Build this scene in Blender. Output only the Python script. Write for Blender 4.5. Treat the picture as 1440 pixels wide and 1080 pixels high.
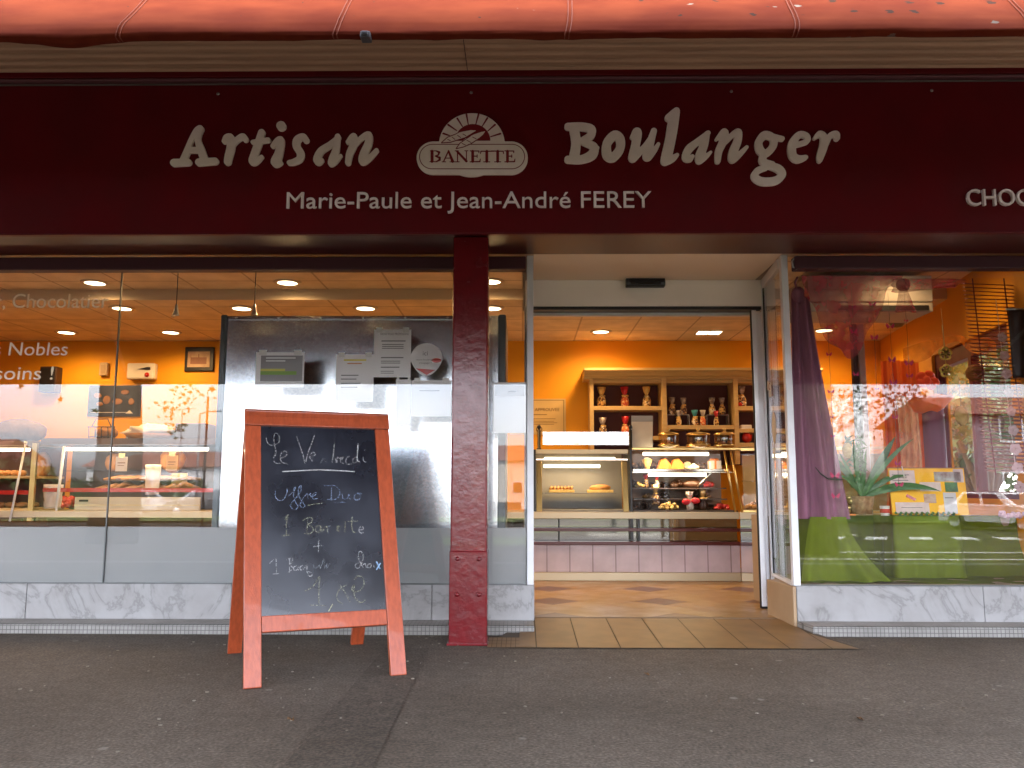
import bpy, bmesh, math, random
import numpy as np
from mathutils import Vector, Matrix, noise as mnoise
for o in list(bpy.data.objects): bpy.data.objects.remove(o)
S = bpy.context.scene
COL = S.collection
R = math.radians
rnd = random.Random(7)

# ------------------------------------------------------------------ camera
cam_d = bpy.data.cameras.new('camera'); cam = bpy.data.objects.new('camera', cam_d); COL.objects.link(cam)
S.camera = cam
cam_d.sensor_width = 36.0; cam_d.lens = 36.0 * 1165 / 1440
cam_d.clip_start = 0.05; cam_d.clip_end = 1500
_p, _y, _r = R(7.24), R(0.75), R(0.1)
_f = Vector((-math.sin(_y)*math.cos(_p), math.cos(_y)*math.cos(_p), math.sin(_p)))
_rt = Vector((math.cos(_y), math.sin(_y), 0)); _up = _rt.cross(_f)
_r2 = _rt*math.cos(_r) + _up*math.sin(_r); _u2 = _up*math.cos(_r) - _rt*math.sin(_r)
cam.matrix_world = Matrix(((_r2.x,_u2.x,-_f.x,0),(_r2.y,_u2.y,-_f.y,-5.35),(_r2.z,_u2.z,-_f.z,0.92),(0,0,0,1)))
# ------------------------------------------------------------------ world, sun, exposure
EXPOSURE = 4.3
SKY = 0.15
W = bpy.data.worlds.new('World'); S.world = W; W.use_nodes = True
nt = W.node_tree; nt.nodes.clear()
def wn(t, **k):
    n = nt.nodes.new(t)
    for a, b in k.items(): setattr(n, a, b)
    return n
sun_el, sun_az = R(50), R(25)
sky = wn('ShaderNodeTexSky', sky_type='NISHITA', sun_disc=False, sun_elevation=sun_el, sun_rotation=sun_az, air_density=1.0, dust_density=4.0, ozone_density=1.0)
hsv = wn('ShaderNodeHueSaturation'); hsv.inputs['Saturation'].default_value = 0.28; hsv.inputs['Value'].default_value = 1.0
tc = wn('ShaderNodeTexCoord'); mp = wn('ShaderNodeMapping'); mp.inputs['Scale'].default_value = (1.2, 1.2, 4.0)
cl = wn('ShaderNodeTexNoise'); cl.inputs['Scale'].default_value = 2.2; cl.inputs['Detail'].default_value = 6
ramp = wn('ShaderNodeValToRGB'); ramp.color_ramp.elements[0].position = .35; ramp.color_ramp.elements[0].color = (.62,.72,.86,1); ramp.color_ramp.elements[1].position = .6; ramp.color_ramp.elements[1].color = (1.05,1.0,1.0,1)
mul = wn('ShaderNodeMix', data_type='RGBA', blend_type='MULTIPLY'); mul.inputs[0].default_value = 1
bg = wn('ShaderNodeBackground'); bg.inputs['Strength'].default_value = SKY
out = wn('ShaderNodeOutputWorld')
L = nt.links.new
L(sky.outputs[0], hsv.inputs['Color']); L(tc.outputs['Generated'], mp.inputs[0]); L(mp.outputs[0], cl.inputs['Vector']); L(cl.outputs[0], ramp.inputs[0])
L(hsv.outputs[0], mul.inputs[6]); L(ramp.outputs[0], mul.inputs[7]); sz = wn('ShaderNodeSeparateXYZ'); gm = wn('ShaderNodeMapRange'); gm.inputs['From Min'].default_value = 0; gm.inputs['From Max'].default_value = .45; gm.inputs['To Min'].default_value = 1.45; gm.inputs['To Max'].default_value = .75
L(tc.outputs['Generated'], sz.inputs[0]); L(sz.outputs[2], gm.inputs[0]); hz = wn('ShaderNodeVectorMath', operation='SCALE'); L(mul.outputs[2], hz.inputs[0]); L(gm.outputs[0], hz.inputs['Scale']); L(hz.outputs[0], bg.inputs[0]); L(bg.outputs[0], out.inputs[0])
sd = bpy.data.lights.new('sun', 'SUN'); sd.energy = 1.2; sd.angle = R(12); sd.color = (1, .95, .88)
so = bpy.data.objects.new('sun', sd); COL.objects.link(so)
_d = Vector((math.sin(sun_az)*math.cos(sun_el), math.cos(sun_az)*math.cos(sun_el), math.sin(sun_el)))
so.rotation_euler = _d.to_track_quat('Z', 'Y').to_euler(); so.location = (0, -30, 40)
S.view_settings.view_transform = 'Standard'; S.view_settings.look = 'None'
S.view_settings.gamma = 1; S.view_settings.use_curve_mapping = False
S.view_settings.exposure = EXPOSURE
try:
    S.cycles.max_bounces = 10; S.cycles.transparent_max_bounces = 24; S.cycles.glossy_bounces = 5
    S.cycles.caustics_reflective = False; S.cycles.caustics_refractive = False
    S.cycles.sample_clamp_indirect = 6; S.cycles.use_denoising = True
except Exception: pass

# ------------------------------------------------------------------ helpers: objects
def thing(name, label, cat, loc=(0,0,0), rz=0, group=None):
    o = bpy.data.objects.new(name, None); COL.objects.link(o); o.empty_display_size = .1
    o.location = loc; o.rotation_euler = (0,0,rz); o['label'] = label; o['category'] = cat
    if group: o['group'] = group
    return o
def tag(o, label, cat, group=None, kind=None):
    if label: o['label'] = label
    if cat: o['category'] = cat
    if group: o['group'] = group
    if kind: o['kind'] = kind
    return o
def setting(o, label, cat, kind='structure'):
    return tag(o, label, cat, None, kind)
def dup(root, loc, rz=None, label=None, group=None, mats=None, scale=None):
    def cp(o, parent):
        c = o.copy(); COL.objects.link(c)
        if parent: c.parent = parent
        for ch in list(o.children): cp(ch, c)
        return c
    r = cp(root, None); r.location = loc
    if rz is not None: r.rotation_euler = (0,0,rz)
    if label: r['label'] = label
    if group: r['group'] = group
    if scale: r.scale = (scale,)*3 if not isinstance(scale, tuple) else scale
    return r
class MB:
    def __init__(s): s.v = []; s.f = []; s.m = []; s.cur = 0; s.sm = []
    def add(s, vs, fs, smooth=False):
        b = len(s.v); s.v += [tuple(v) for v in vs]
        for f in fs: s.f.append(tuple(b+i for i in f)); s.m.append(s.cur); s.sm.append(smooth)
        return s
    def box(s, x0, x1, y0, y1, z0, z1, M=None):
        vs = [(x,y,z) for z in (z0,z1) for y in (y0,y1) for x in (x0,x1)]
        if M: vs = [tuple(M @ Vector(v)) for v in vs]
        return s.add(vs, [(0,2,3,1),(4,5,7,6),(0,1,5,4),(2,6,7,3),(0,4,6,2),(1,3,7,5)])
    def prism(s, poly, y0, y1):           # polygon in xz (ccw seen from -y), extruded in y
        n = len(poly); vs = [(x,y0,z) for x,z in poly] + [(x,y1,z) for x,z in poly]
        return s.add(vs, [tuple(range(n)), tuple(range(2*n-1,n-1,-1))] + [(i,i+n,(i+1)%n+n,(i+1)%n) for i in range(n)])
    def prism_x(s, poly, x0, x1):         # polygon in yz, extruded in x
        n = len(poly); vs = [(x0,y,z) for y,z in poly] + [(x1,y,z) for y,z in poly]
        return s.add(vs, [tuple(range(n-1,-1,-1)), tuple(range(n,2*n))] + [(i,(i+1)%n,(i+1)%n+n,i+n) for i in range(n)])
    def prism_z(s, poly, z0, z1):
        n = len(poly); vs = [(x,y,z0) for x,y in poly] + [(x,y,z1) for x,y in poly]
        return s.add(vs, [tuple(range(n-1,-1,-1)), tuple(range(n,2*n))] + [(i,(i+1)%n,(i+1)%n+n,i+n) for i in range(n)])
    def tube(s, pts, r, n=8, cap=True):
        pts = [Vector(p) for p in pts]; rs = r if isinstance(r, (list,tuple)) else [r]*len(pts)
        vs = []; fs = []
        prev = None
        for i, p in enumerate(pts):
            t = (pts[min(i+1,len(pts)-1)] - pts[max(i-1,0)])
            if t.length < 1e-9: t = Vector((0,0,1))
            t.normalize()
            if prev is None:
                a = Vector((0,0,1)) if abs(t.z) < .9 else Vector((1,0,0)); u = t.cross(a).normalized()
            else: u = (prev - t*prev.dot(t)); u = u.normalized() if u.length > 1e-6 else prev
            prev = u; w = t.cross(u)
            vs += [p + (u*math.cos(2*math.pi*k/n) + w*math.sin(2*math.pi*k/n))*rs[i] for k in range(n)]
        for i in range(len(pts)-1):
            for k in range(n): fs.append((i*n+k, i*n+(k+1)%n, (i+1)*n+(k+1)%n, (i+1)*n+k))
        s.add(vs, fs, True)
        if cap:
            b = len(s.v) - len(vs); s.f.append(tuple(b+k for k in range(n-1,-1,-1))); s.f.append(tuple(b+len(vs)-n+k for k in range(n))); s.m += [s.cur]*2; s.sm += [False]*2
        return s
    def lathe(s, prof, c=(0,0,0), n=20, axis='z'):   # prof: list of (r,z)
        vs = []; fs = []
        for r, z in prof:
            for k in range(n):
                a = 2*math.pi*k/n; q = (r*math.cos(a), r*math.sin(a), z)
                if axis == 'x': q = (q[2], q[0], q[1])
                if axis == 'y': q = (q[1], q[2], q[0])
                vs.append((c[0]+q[0], c[1]+q[1], c[2]+q[2]))
        for i in range(len(prof)-1):
            for k in range(n): fs.append((i*n+k, i*n+(k+1)%n, (i+1)*n+(k+1)%n, (i+1)*n+k))
        return s.add(vs, fs, True)
    def blob(s, c, rad, n=10, amp=.12, freq=3, seed=0, M=None):
        vs = []; fs = []; nr = n
        for i in range(nr+1):
            th = math.pi*i/nr
            for k in range(2*n):
                ph = 2*math.pi*k/(2*n)
                d = Vector((math.sin(th)*math.cos(ph), math.sin(th)*math.sin(ph), math.cos(th)))
                q = 1 + amp*mnoise.noise(d*freq + Vector((seed*7.3, seed*1.7, 0)))
                p = Vector((d.x*rad[0]*q, d.y*rad[1]*q, d.z*rad[2]*q))
                if M: p = M @ p
                vs.append((c[0]+p.x, c[1]+p.y, c[2]+p.z))
        for i in range(nr):
            for k in range(2*n): fs.append((i*2*n+k, (i+1)*2*n+k, (i+1)*2*n+(k+1)%(2*n), i*2*n+(k+1)%(2*n)))
        return s.add(vs, fs, True)
    def sheet(s, nu, nv, fn, smooth=True):
        vs = [fn(i/nu, j/nv) for j in range(nv+1) for i in range(nu+1)]
        fs = [(j*(nu+1)+i, j*(nu+1)+i+1, (j+1)*(nu+1)+i+1, (j+1)*(nu+1)+i) for j in range(nv) for i in range(nu)]
        return s.add(vs, fs, smooth)
    def quad(s, a, b, c, d): return s.add([a,b,c,d], [(0,1,2,3)])
    def build(s, name, mat, parent=None, local=False, bevel=0, thick=0, merge=False, subs=0, seg=2):
        me = bpy.data.meshes.new(name)
        off = Vector((0,0,0))
        if parent is not None and not local:
            q = parent
            while q is not None: off += Vector(q.location); q = q.parent
        me.from_pydata([tuple(Vector(v)-off) for v in s.v], [], s.f)
        mats = mat if isinstance(mat, (list,tuple)) else [mat]
        for m in mats: me.materials.append(m)
        me.polygons.foreach_set('material_index', s.m); me.polygons.foreach_set('use_smooth', s.sm)
        if merge:
            bm = bmesh.new(); bm.from_mesh(me); bmesh.ops.remove_doubles(bm, verts=bm.verts, dist=1e-4); bmesh.ops.recalc_face_normals(bm, faces=bm.faces); bm.to_mesh(me); bm.free()
        me.update()
        o = bpy.data.objects.new(name, me); COL.objects.link(o)
        if parent is not None: o.parent = parent
        if thick:
            md = o.modifiers.new('solid', 'SOLIDIFY'); md.thickness = thick; md.offset = 0
        if subs:
            md = o.modifiers.new('sub', 'SUBSURF'); md.levels = md.render_levels = subs
        if bevel:
            md = o.modifiers.new('bev', 'BEVEL'); md.width = bevel; md.segments = seg; md.limit_method = 'ANGLE'; md.angle_limit = R(40)
        return o
def bx(name, mat, parent, x0, x1, y0, y1, z0, z1, bevel=0, M=None):
    return MB().box(x0,x1,y0,y1,z0,z1,M).build(name, mat, parent, bevel=bevel)

# ------------------------------------------------------------------ helpers: materials
def mat(name, col, rough=.5, metal=0., col2=None, nscale=6., bump=0., bscale=40., spec=.4, detail=4., stretch=None, coat=0., contrast=(.35,.65), trans=0., sheen=0., rough2=None, alpha=1.):
    m = bpy.data.materials.new(name); m.use_nodes = True; t = m.node_tree; b = t.nodes['Principled BSDF']
    b.inputs['Base Color'].default_value = (*col, 1); b.inputs['Roughness'].default_value = rough; b.inputs['Metallic'].default_value = metal
    b.inputs['Specular IOR Level'].default_value = spec; b.inputs['Coat Weight'].default_value = coat; b.inputs['Alpha'].default_value = alpha
    if trans: b.inputs['Transmission Weight'].default_value = trans
    if sheen: b.inputs['Sheen Weight'].default_value = sheen
    if col2 or bump or rough2 is not None:
        c = t.nodes.new('ShaderNodeTexCoord'); mpn = t.nodes.new('ShaderNodeMapping'); t.links.new(c.outputs['Object'], mpn.inputs[0])
        if stretch: mpn.inputs['Scale'].default_value = stretch
    if col2 or rough2 is not None:
        n = t.nodes.new('ShaderNodeTexNoise'); n.inputs['Scale'].default_value = nscale; n.inputs['Detail'].default_value = detail
        r = t.nodes.new('ShaderNodeValToRGB'); r.color_ramp.elements[0].position = contrast[0]; r.color_ramp.elements[1].position = contrast[1]
        r.color_ramp.elements[0].color = (*col,1); r.color_ramp.elements[1].color = (*(col2 or col),1)
        t.links.new(mpn.outputs[0], n.inputs['Vector']); t.links.new(n.outputs[0], r.inputs[0])
        if col2: t.links.new(r.outputs[0], b.inputs['Base Color'])
        if rough2 is not None:
            mr = t.nodes.new('ShaderNodeMapRange'); mr.inputs['From Min'].default_value = contrast[0]; mr.inputs['From Max'].default_value = contrast[1]
            mr.inputs['To Min'].default_value = rough; mr.inputs['To Max'].default_value = rough2
            t.links.new(n.outputs[0], mr.inputs[0]); t.links.new(mr.outputs[0], b.inputs['Roughness'])
    if bump:
        n2 = t.nodes.new('ShaderNodeTexNoise'); n2.inputs['Scale'].default_value = bscale; n2.inputs['Detail'].default_value = 3
        bp = t.nodes.new('ShaderNodeBump'); bp.inputs['Strength'].default_value = bump; bp.inputs['Distance'].default_value = .01
        t.links.new(mpn.outputs[0], n2.inputs['Vector']); t.links.new(n2.outputs[0], bp.inputs['Height']); t.links.new(bp.outputs[0], b.inputs['Normal'])
    return m
def emit(name, col, st):
    m = bpy.data.materials.new(name); m.use_nodes = True; t = m.node_tree; t.nodes.clear()
    e = t.nodes.new('ShaderNodeEmission'); e.inputs[0].default_value = (*col,1); e.inputs[1].default_value = st
    o = t.nodes.new('ShaderNodeOutputMaterial'); t.links.new(e.outputs[0], o.inputs[0]); return m
def glass(name, f0=.06, tint=(1,1,1), rough=0.):
    m = bpy.data.materials.new(name); m.use_nodes = True; t = m.node_tree; t.nodes.clear()
    tr = t.nodes.new('ShaderNodeBsdfTransparent'); tr.inputs[0].default_value = (*tint,1)
    gl = t.nodes.new('ShaderNodeBsdfGlossy'); gl.inputs['Roughness'].default_value = rough
    lw = t.nodes.new('ShaderNodeLayerWeight'); lw.inputs[0].default_value = .5
    pw = t.nodes.new('ShaderNodeMath'); pw.operation = 'POWER'; pw.inputs[1].default_value = 5
    ma = t.nodes.new('ShaderNodeMath'); ma.operation = 'MULTIPLY_ADD'; ma.inputs[1].default_value = 1-f0; ma.inputs[2].default_value = f0
    mx = t.nodes.new('ShaderNodeMixShader'); o = t.nodes.new('ShaderNodeOutputMaterial')
    t.links.new(lw.outputs['Facing'], pw.inputs[0]); t.links.new(pw.outputs[0], ma.inputs[0]); t.links.new(ma.outputs[0], mx.inputs[0])
    t.links.new(tr.outputs[0], mx.inputs[1]); t.links.new(gl.outputs[0], mx.inputs[2]); t.links.new(mx.outputs[0], o.inputs[0]); return m
def sheer(name, col, opacity=.5, wv=0):
    m = bpy.data.materials.new(name); m.use_nodes = True; t = m.node_tree; t.nodes.clear()
    tr = t.nodes.new('ShaderNodeBsdfTransparent'); df = t.nodes.new('ShaderNodeBsdfDiffuse'); df.inputs[0].default_value = (*col,1)
    tl = t.nodes.new('ShaderNodeBsdfTranslucent'); tl.inputs[0].default_value = (*col,1)
    ad = t.nodes.new('ShaderNodeMixShader'); ad.inputs[0].default_value = .45
    mx = t.nodes.new('ShaderNodeMixShader'); o = t.nodes.new('ShaderNodeOutputMaterial')
    c = t.nodes.new('ShaderNodeTexCoord'); n = t.nodes.new('ShaderNodeTexNoise'); n.inputs['Scale'].default_value = 9; n.inputs['Detail'].default_value = 6
    mr = t.nodes.new('ShaderNodeMapRange'); mr.inputs['From Min'].default_value = .3; mr.inputs['From Max'].default_value = .7; mr.inputs['To Min'].default_value = max(0,opacity-.25); mr.inputs['To Max'].default_value = min(1,opacity+.2)
    t.links.new(c.outputs['Object'], n.inputs['Vector']); t.links.new(n.outputs[0], mr.inputs[0]); t.links.new(mr.outputs[0], mx.inputs[0])
    t.links.new(df.outputs[0], ad.inputs[1]); t.links.new(tl.outputs[0], ad.inputs[2]); t.links.new(tr.outputs[0], mx.inputs[1]); t.links.new(ad.outputs[0], mx.inputs[2]); t.links.new(mx.outputs[0], o.inputs[0]); return m

# ------------------------------------------------------------------ helpers: lettering
def curved(strokes, k=5):       # rounds the hand of a pen stroke
    out = []
    for s in strokes:
        if len(s) < 3: out.append(s); continue
        closed = s[0][:2] == s[-1][:2]; q = []
        for i in range(len(s)-1):
            p0 = np.array(s[i-1] if i else (s[-2] if closed else s[0])); p1 = np.array(s[i]); p2 = np.array(s[i+1]); p3 = np.array(s[i+2] if i+2 < len(s) else (s[1] if closed else s[-1]))
            for j in range(k):
                t = j/k; q.append(tuple(.5*((2*p1)+(p2-p0)*t+(2*p0-5*p1+4*p2-p3)*t*t+(3*p1-p0-3*p2+p3)*t**3)))
        out.append(q+[tuple(s[-1])])
    return out
def sdf_mesh(strokes, y, depth, res, clip=None):
    P = np.array([p for s in strokes for p in s]); mx = P[:,2].max() + 3*res
    x0, x1, z0, z1 = P[:,0].min()-mx, P[:,0].max()+mx, P[:,1].min()-mx, P[:,1].max()+mx
    nx, nz = int((x1-x0)/res)+2, int((z1-z0)/res)+2
    gx = x0 + np.arange(nx)*res; gz = z0 + np.arange(nz)*res
    X, Z = np.meshgrid(gx, gz, indexing='ij'); F = np.full(X.shape, 9.)
    for s in strokes:
        for a, b in zip(s[:-1], s[1:]):
            dx, dz = b[0]-a[0], b[1]-a[1]; q = dx*dx+dz*dz + 1e-12
            t = np.clip(((X-a[0])*dx + (Z-a[1])*dz)/q, 0, 1)
            F = np.minimum(F, np.hypot(X-a[0]-t*dx, Z-a[1]-t*dz) - (a[2] + t*(b[2]-a[2])))
    if clip is not None: F = np.maximum(F, clip - Z)
    F[np.abs(F) < 1e-7] = 1e-7
    mb = MB(); vi = {}; faces = []
    def vert(k, x, z):
        if k not in vi: vi[k] = len(mb.v); mb.v.append((x, y, z))
        return vi[k]
    ins = F < 0
    for i in range(nx-1):
        for j in range(nz-1):
            c = [(i,j),(i+1,j),(i+1,j+1),(i,j+1)]; s = [ins[p] for p in c]
            if not any(s): continue
            poly = []
            for k in range(4):
                a, b = c[k], c[(k+1)%4]
                if s[k]: poly.append(vert(a, gx[a[0]], gz[a[1]]))
                if s[k] != s[(k+1)%4]:
                    t = F[a]/(F[a]-F[b]); key = (min(a,b), max(a,b))
                    poly.append(vert(key, gx[a[0]]+(gx[b[0]]-gx[a[0]])*t, gz[a[1]]+(gz[b[1]]-gz[a[1]])*t))
            if len(poly) > 2: faces.append(tuple(poly))
    cnt = {}
    for f in faces:
        for k in range(len(f)):
            e = (f[k], f[(k+1)%len(f)]); cnt[e] = 1
    n = len(mb.v); back = {}
    for f in faces: mb.f.append(f); mb.m.append(0); mb.sm.append(False)
    def bk(i):
        if i not in back: back[i] = len(mb.v); v = mb.v[i]; mb.v.append((v[0], v[1]+depth, v[2]))
        return back[i]
    for e in list(cnt):
        if (e[1], e[0]) not in cnt:
            mb.f.append((e[1], e[0], bk(e[0]), bk(e[1]))); mb.m.append(0); mb.sm.append(True)
    return mb
def text(name, body, x0, x1, z, cap, y, m, parent, depth=.006, shear=0., bold=0.):
    cu = bpy.data.curves.new('t', 'FONT'); cu.body = body; cu.extrude = depth/2; cu.shear = shear; cu.offset = bold
    cu.resolution_u = 4
    ob = bpy.data.objects.new('t', cu); COL.objects.link(ob)
    dg = bpy.context.evaluated_depsgraph_get(); me = bpy.data.meshes.new_from_object(ob.evaluated_get(dg))
    bpy.data.objects.remove(ob); bpy.data.curves.remove(cu)
    v = np.array([p.co[:] for p in me.vertices]); w = v[:,0].max()-v[:,0].min(); mn = v[:,0].min()
    sx = (x1-x0)/w; sz = cap/.69
    off = Vector((0,0,0)); q = parent
    while q is not None: off += Vector(q.location); q = q.parent
    for p in me.vertices:
        a = p.co.copy(); p.co = Vector((x0+(a.x-mn)*sx, y - a.z, z + a.y*sz)) - off
    me.name = name; me.materials.clear(); me.materials.append(m)
    o = bpy.data.objects.new(name, me); COL.objects.link(o)
    if parent is not None: o.parent = parent
    return o
# ---- traced lettering (metres on the sign and on the board)
ARTISAN= [[[-2.0576,3.1941,0.0237],[-2.0773,3.1804,0.0197],[-2.1098,3.1224,0.0148],[-2.1314,3.0487,0.0197],[-2.1534,2.9858,0.0217]],[[-2.0576,3.1941,0.0217],[-2.0675,3.1275,0.0178],[-2.0459,3.0589,0.0237],[-2.0171,2.9853,0.0237]],[[-2.2112,2.9703,0.0237],[-2.1224,2.9731,0.0217]],[[-2.0518,2.9729,0.0237],[-1.9512,2.9798,0.0217]],[[-2.1215,3.054,0.0187],[-2.0406,3.0537,0.0187]],[[-1.8966,3.111,0.0158],[-1.8827,3.1374,0.0197],[-1.8571,3.132,0.0237],[-1.8543,3.0687,0.0256],[-1.8666,3.0057,0.0237],[-1.8702,2.9743,0.0217]],[[-1.8548,3.0793,0.0197],[-1.8162,3.1213,0.0178],[-1.7817,3.1422,0.0197],[-1.7626,3.1232,0.0178]],[[-1.6613,3.1682,0.0217],[-1.6788,3.0997,0.0237],[-1.701,3.0261,0.0237],[-1.7071,2.979,0.0276],[-1.6791,2.9841,0.0178],[-1.6549,3.0071,0.0118]],[[-1.7144,3.1051,0.0138],[-1.6189,3.1184,0.0158]],[[-1.587,3.0783,0.0138],[-1.563,3.1097,0.0178],[-1.5379,3.1149,0.0237],[-1.5451,3.0361,0.0256],[-1.5629,2.9732,0.0316],[-1.5375,2.9679,0.0178]],[[-1.5385,3.2131,0.0296],[-1.5374,3.211,0.0296]],[[-1.3764,3.1174,0.0197],[-1.3974,3.1407,0.0197],[-1.432,3.1198,0.0237],[-1.4356,3.0777,0.0237],[-1.4088,3.0303,0.0237],[-1.4126,2.9936,0.0217],[-1.4471,2.9728,0.0197],[-1.4771,2.9677,0.0158]],[[-1.1701,3.1346,0.0158],[-1.2191,3.0874,0.0197],[-1.2783,3.0456,0.0217],[-1.3019,2.9932,0.0237],[-1.2912,2.9723,0.0217],[-1.2714,2.9827,0.0138]],[[-1.1753,3.1398,0.0178],[-1.183,3.0557,0.0217],[-1.2013,2.9929,0.0256],[-1.2104,2.9615,0.0197],[-1.1807,2.9771,0.0138],[-1.1516,3.0137,0.0089]],[[-1.1087,3.1027,0.0138],[-1.0744,3.1394,0.0217],[-1.073,3.0868,0.0237],[-1.0966,3.0239,0.0217],[-1.1051,2.9664,0.0178]],[[-1.063,3.0868,0.0158],[-1.0188,3.134,0.0158],[-0.9789,3.1496,0.0217],[-0.9776,3.097,0.0237],[-1.006,3.0236,0.0256],[-1.0099,2.9765,0.0256],[-0.9653,3.0025,0.0178],[-0.9261,3.0464,0.0138]]]
BOULANGER= [[[0.3246,3.1842,0.0303],[0.3367,3.0899,0.0303],[0.3231,2.9962,0.0329]],[[0.2862,3.2005,0.0227],[0.3697,3.2002,0.0253],[0.4337,3.1837,0.0253],[0.4268,3.1366,0.0253],[0.3752,3.1032,0.0177],[0.4454,3.0694,0.0253],[0.4384,3.0159,0.0303],[0.3678,2.9827,0.0253],[0.2847,2.983,0.0227]],[[0.4454,3.0694,0.0202],[0.4747,3.0586,0.0088]],[[0.5808,3.1427,0.0278],[0.5327,3.0892,0.0278],[0.5317,3.0155,0.0303],[0.566,2.9953,0.0278],[0.6114,3.0487,0.0278],[0.615,3.1157,0.0278],[0.5808,3.1427,0.0278]],[[0.6895,3.1289,0.0126],[0.7221,3.1624,0.0278],[0.7144,3.0885,0.0278],[0.6898,2.9949,0.0253],[0.713,3.0082,0.0227],[0.7651,3.0615,0.0177],[0.8175,3.1284,0.0202]],[[0.8285,3.1687,0.019],[0.8039,3.0881,0.0253],[0.7831,3.0012,0.0278],[0.8285,3.0412,0.0177],[0.8549,3.0812,0.0114]],[[0.9226,3.2559,0.0227],[0.9751,3.3058,0.0177],[0.9542,3.2355,0.0329],[0.9323,3.1145,0.0329],[0.9041,2.9941,0.0329],[0.8972,2.9675,0.0227],[0.9422,2.9873,0.0202],[0.9721,3.0099,0.0114]],[[1.1698,3.1538,0.0152],[1.0979,3.0937,0.0202],[1.0457,3.0471,0.0253],[1.0252,2.9937,0.0227],[1.0504,2.9829,0.0177],[1.0674,3.0002,0.0126]],[[1.1632,3.1471,0.0177],[1.1421,3.0735,0.0253],[1.1148,3.0067,0.0278],[1.1099,2.9694,0.0177],[1.1528,2.9999,0.0152],[1.1828,3.0265,0.0088]],[[1.2223,3.1133,0.0101],[1.2723,3.1601,0.0227],[1.264,3.0998,0.0253],[1.234,3.033,0.0227],[1.2257,2.969,0.0177]],[[1.2832,3.0997,0.0152],[1.3293,3.1465,0.0177],[1.3617,3.1598,0.0202],[1.3533,3.0994,0.0253],[1.3257,3.0326,0.0278],[1.3176,2.9793,0.0227],[1.3632,3.0125,0.0177],[1.4094,3.0591,0.0114]],[[1.5269,3.139,0.0253],[1.487,3.0922,0.0227],[1.494,3.0387,0.0253],[1.5289,3.0185,0.0227],[1.5751,3.0651,0.0227],[1.5771,3.1187,0.0227],[1.5269,3.139,0.0253]],[[1.5774,3.1254,0.0202],[1.6343,3.1144,0.0152]],[[1.5159,3.0119,0.0227],[1.5079,2.9653,0.0227],[1.5643,2.9452,0.0202]],[[1.5262,2.9453,0.0202],[1.6013,2.9185,0.0253],[1.6251,2.8786,0.0227],[1.5793,2.8391,0.0253],[1.4968,2.8354,0.0253],[1.4536,2.8659,0.0227],[1.474,2.9056,0.0202],[1.5254,2.9254,0.0177]],[[1.7025,3.0686,0.0152],[1.7864,3.0951,0.0164],[1.7879,3.1312,0.019],[1.7437,3.1408,0.0202],[1.6994,3.0847,0.0253],[1.6938,3.0113,0.0253],[1.7243,2.9805,0.0253],[1.7756,2.991,0.0152]],[[1.8382,3.1176,0.0101],[1.8713,3.1443,0.0202],[1.8958,3.1241,0.0227],[1.8934,3.0706,0.0253],[1.8713,3.004,0.0227],[1.8635,2.9707,0.0152]],[[1.9064,3.0772,0.0177],[1.9343,3.1307,0.0177],[1.9731,3.1439,0.0202],[1.9782,3.1171,0.0177]]]
EM_PILL= [[[-0.5638,2.9951,0.1065],[-0.075,2.9933,0.1065]]]
EM_SUN= [[[-0.3222,3.0813,0.2075],[-0.3216,3.0813,0.2075]]]
EM_RSUN= [[[-0.3167,3.1049,0.111],[-0.3161,3.1049,0.111]]]
EM_INSET= [[[-0.5707,3.0015,0.0816],[-0.0693,2.9997,0.0816]]]
EM_RAYS= [[[-0.3577,3.2801,0.0061],[-0.3458,3.2146,0.0033]],[[-0.2812,3.2798,0.0061],[-0.2977,3.2144,0.0033]],[[-0.2244,3.2557,0.0061],[-0.258,3.1994,0.0033]],[[-0.176,3.2109,0.0061],[-0.2211,3.1696,0.0033]],[[-0.1419,3.1515,0.0061],[-0.2039,3.1311,0.0033]],[[-0.4153,3.2535,0.0061],[-0.3825,3.1999,0.0033]],[[-0.4733,3.2122,0.0061],[-0.4191,3.1734,0.0033]],[[-0.5037,3.1542,0.0061],[-0.4498,3.135,0.0033]]]
EM_EARS= [[[-0.5132,3.0968,0.0028],[-0.4806,3.1144,0.0155],[-0.4299,3.1302,0.0211],[-0.3735,3.1465,0.02],[-0.3285,3.1641,0.0111],[-0.3002,3.1711,0.0022]],[[-0.4179,3.0552,0.0028],[-0.3899,3.0786,0.0155],[-0.3506,3.1021,0.0211],[-0.2999,3.1285,0.02],[-0.2605,3.152,0.0111],[-0.2408,3.165,0.0022]]]
EM_EARLINE= [[[-0.5132,3.0939,0.0028],[-0.4751,3.1292,0.0028],[-0.4301,3.1468,0.0028],[-0.4076,3.1585,0.0022]],[[-0.5131,3.0909,0.0028],[-0.4578,3.0948,0.0028],[-0.4071,3.1112,0.0028],[-0.3508,3.1287,0.0028],[-0.3283,3.1404,0.0022]],[[-0.4207,3.0534,0.0028],[-0.3984,3.0875,0.0028],[-0.362,3.114,0.0028],[-0.3282,3.1375,0.0022]],[[-0.4206,3.0522,0.0028],[-0.3728,3.0638,0.0028],[-0.3278,3.0843,0.0028],[-0.2773,3.1195,0.0028]],[[-0.475,3.1144,0.0022],[-0.4579,3.1055,0.0022]],[[-0.4469,3.1291,0.0022],[-0.4298,3.1142,0.0022]],[[-0.4131,3.1408,0.0022],[-0.3931,3.1259,0.0022]],[[-0.3792,3.1495,0.0022],[-0.3593,3.1376,0.0022]],[[-0.3843,3.0875,0.0022],[-0.3616,3.0756,0.0022]],[[-0.3534,3.108,0.0022],[-0.3279,3.0932,0.0022]],[[-0.3169,3.1286,0.0022],[-0.2942,3.1167,0.0022]]]
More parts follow.
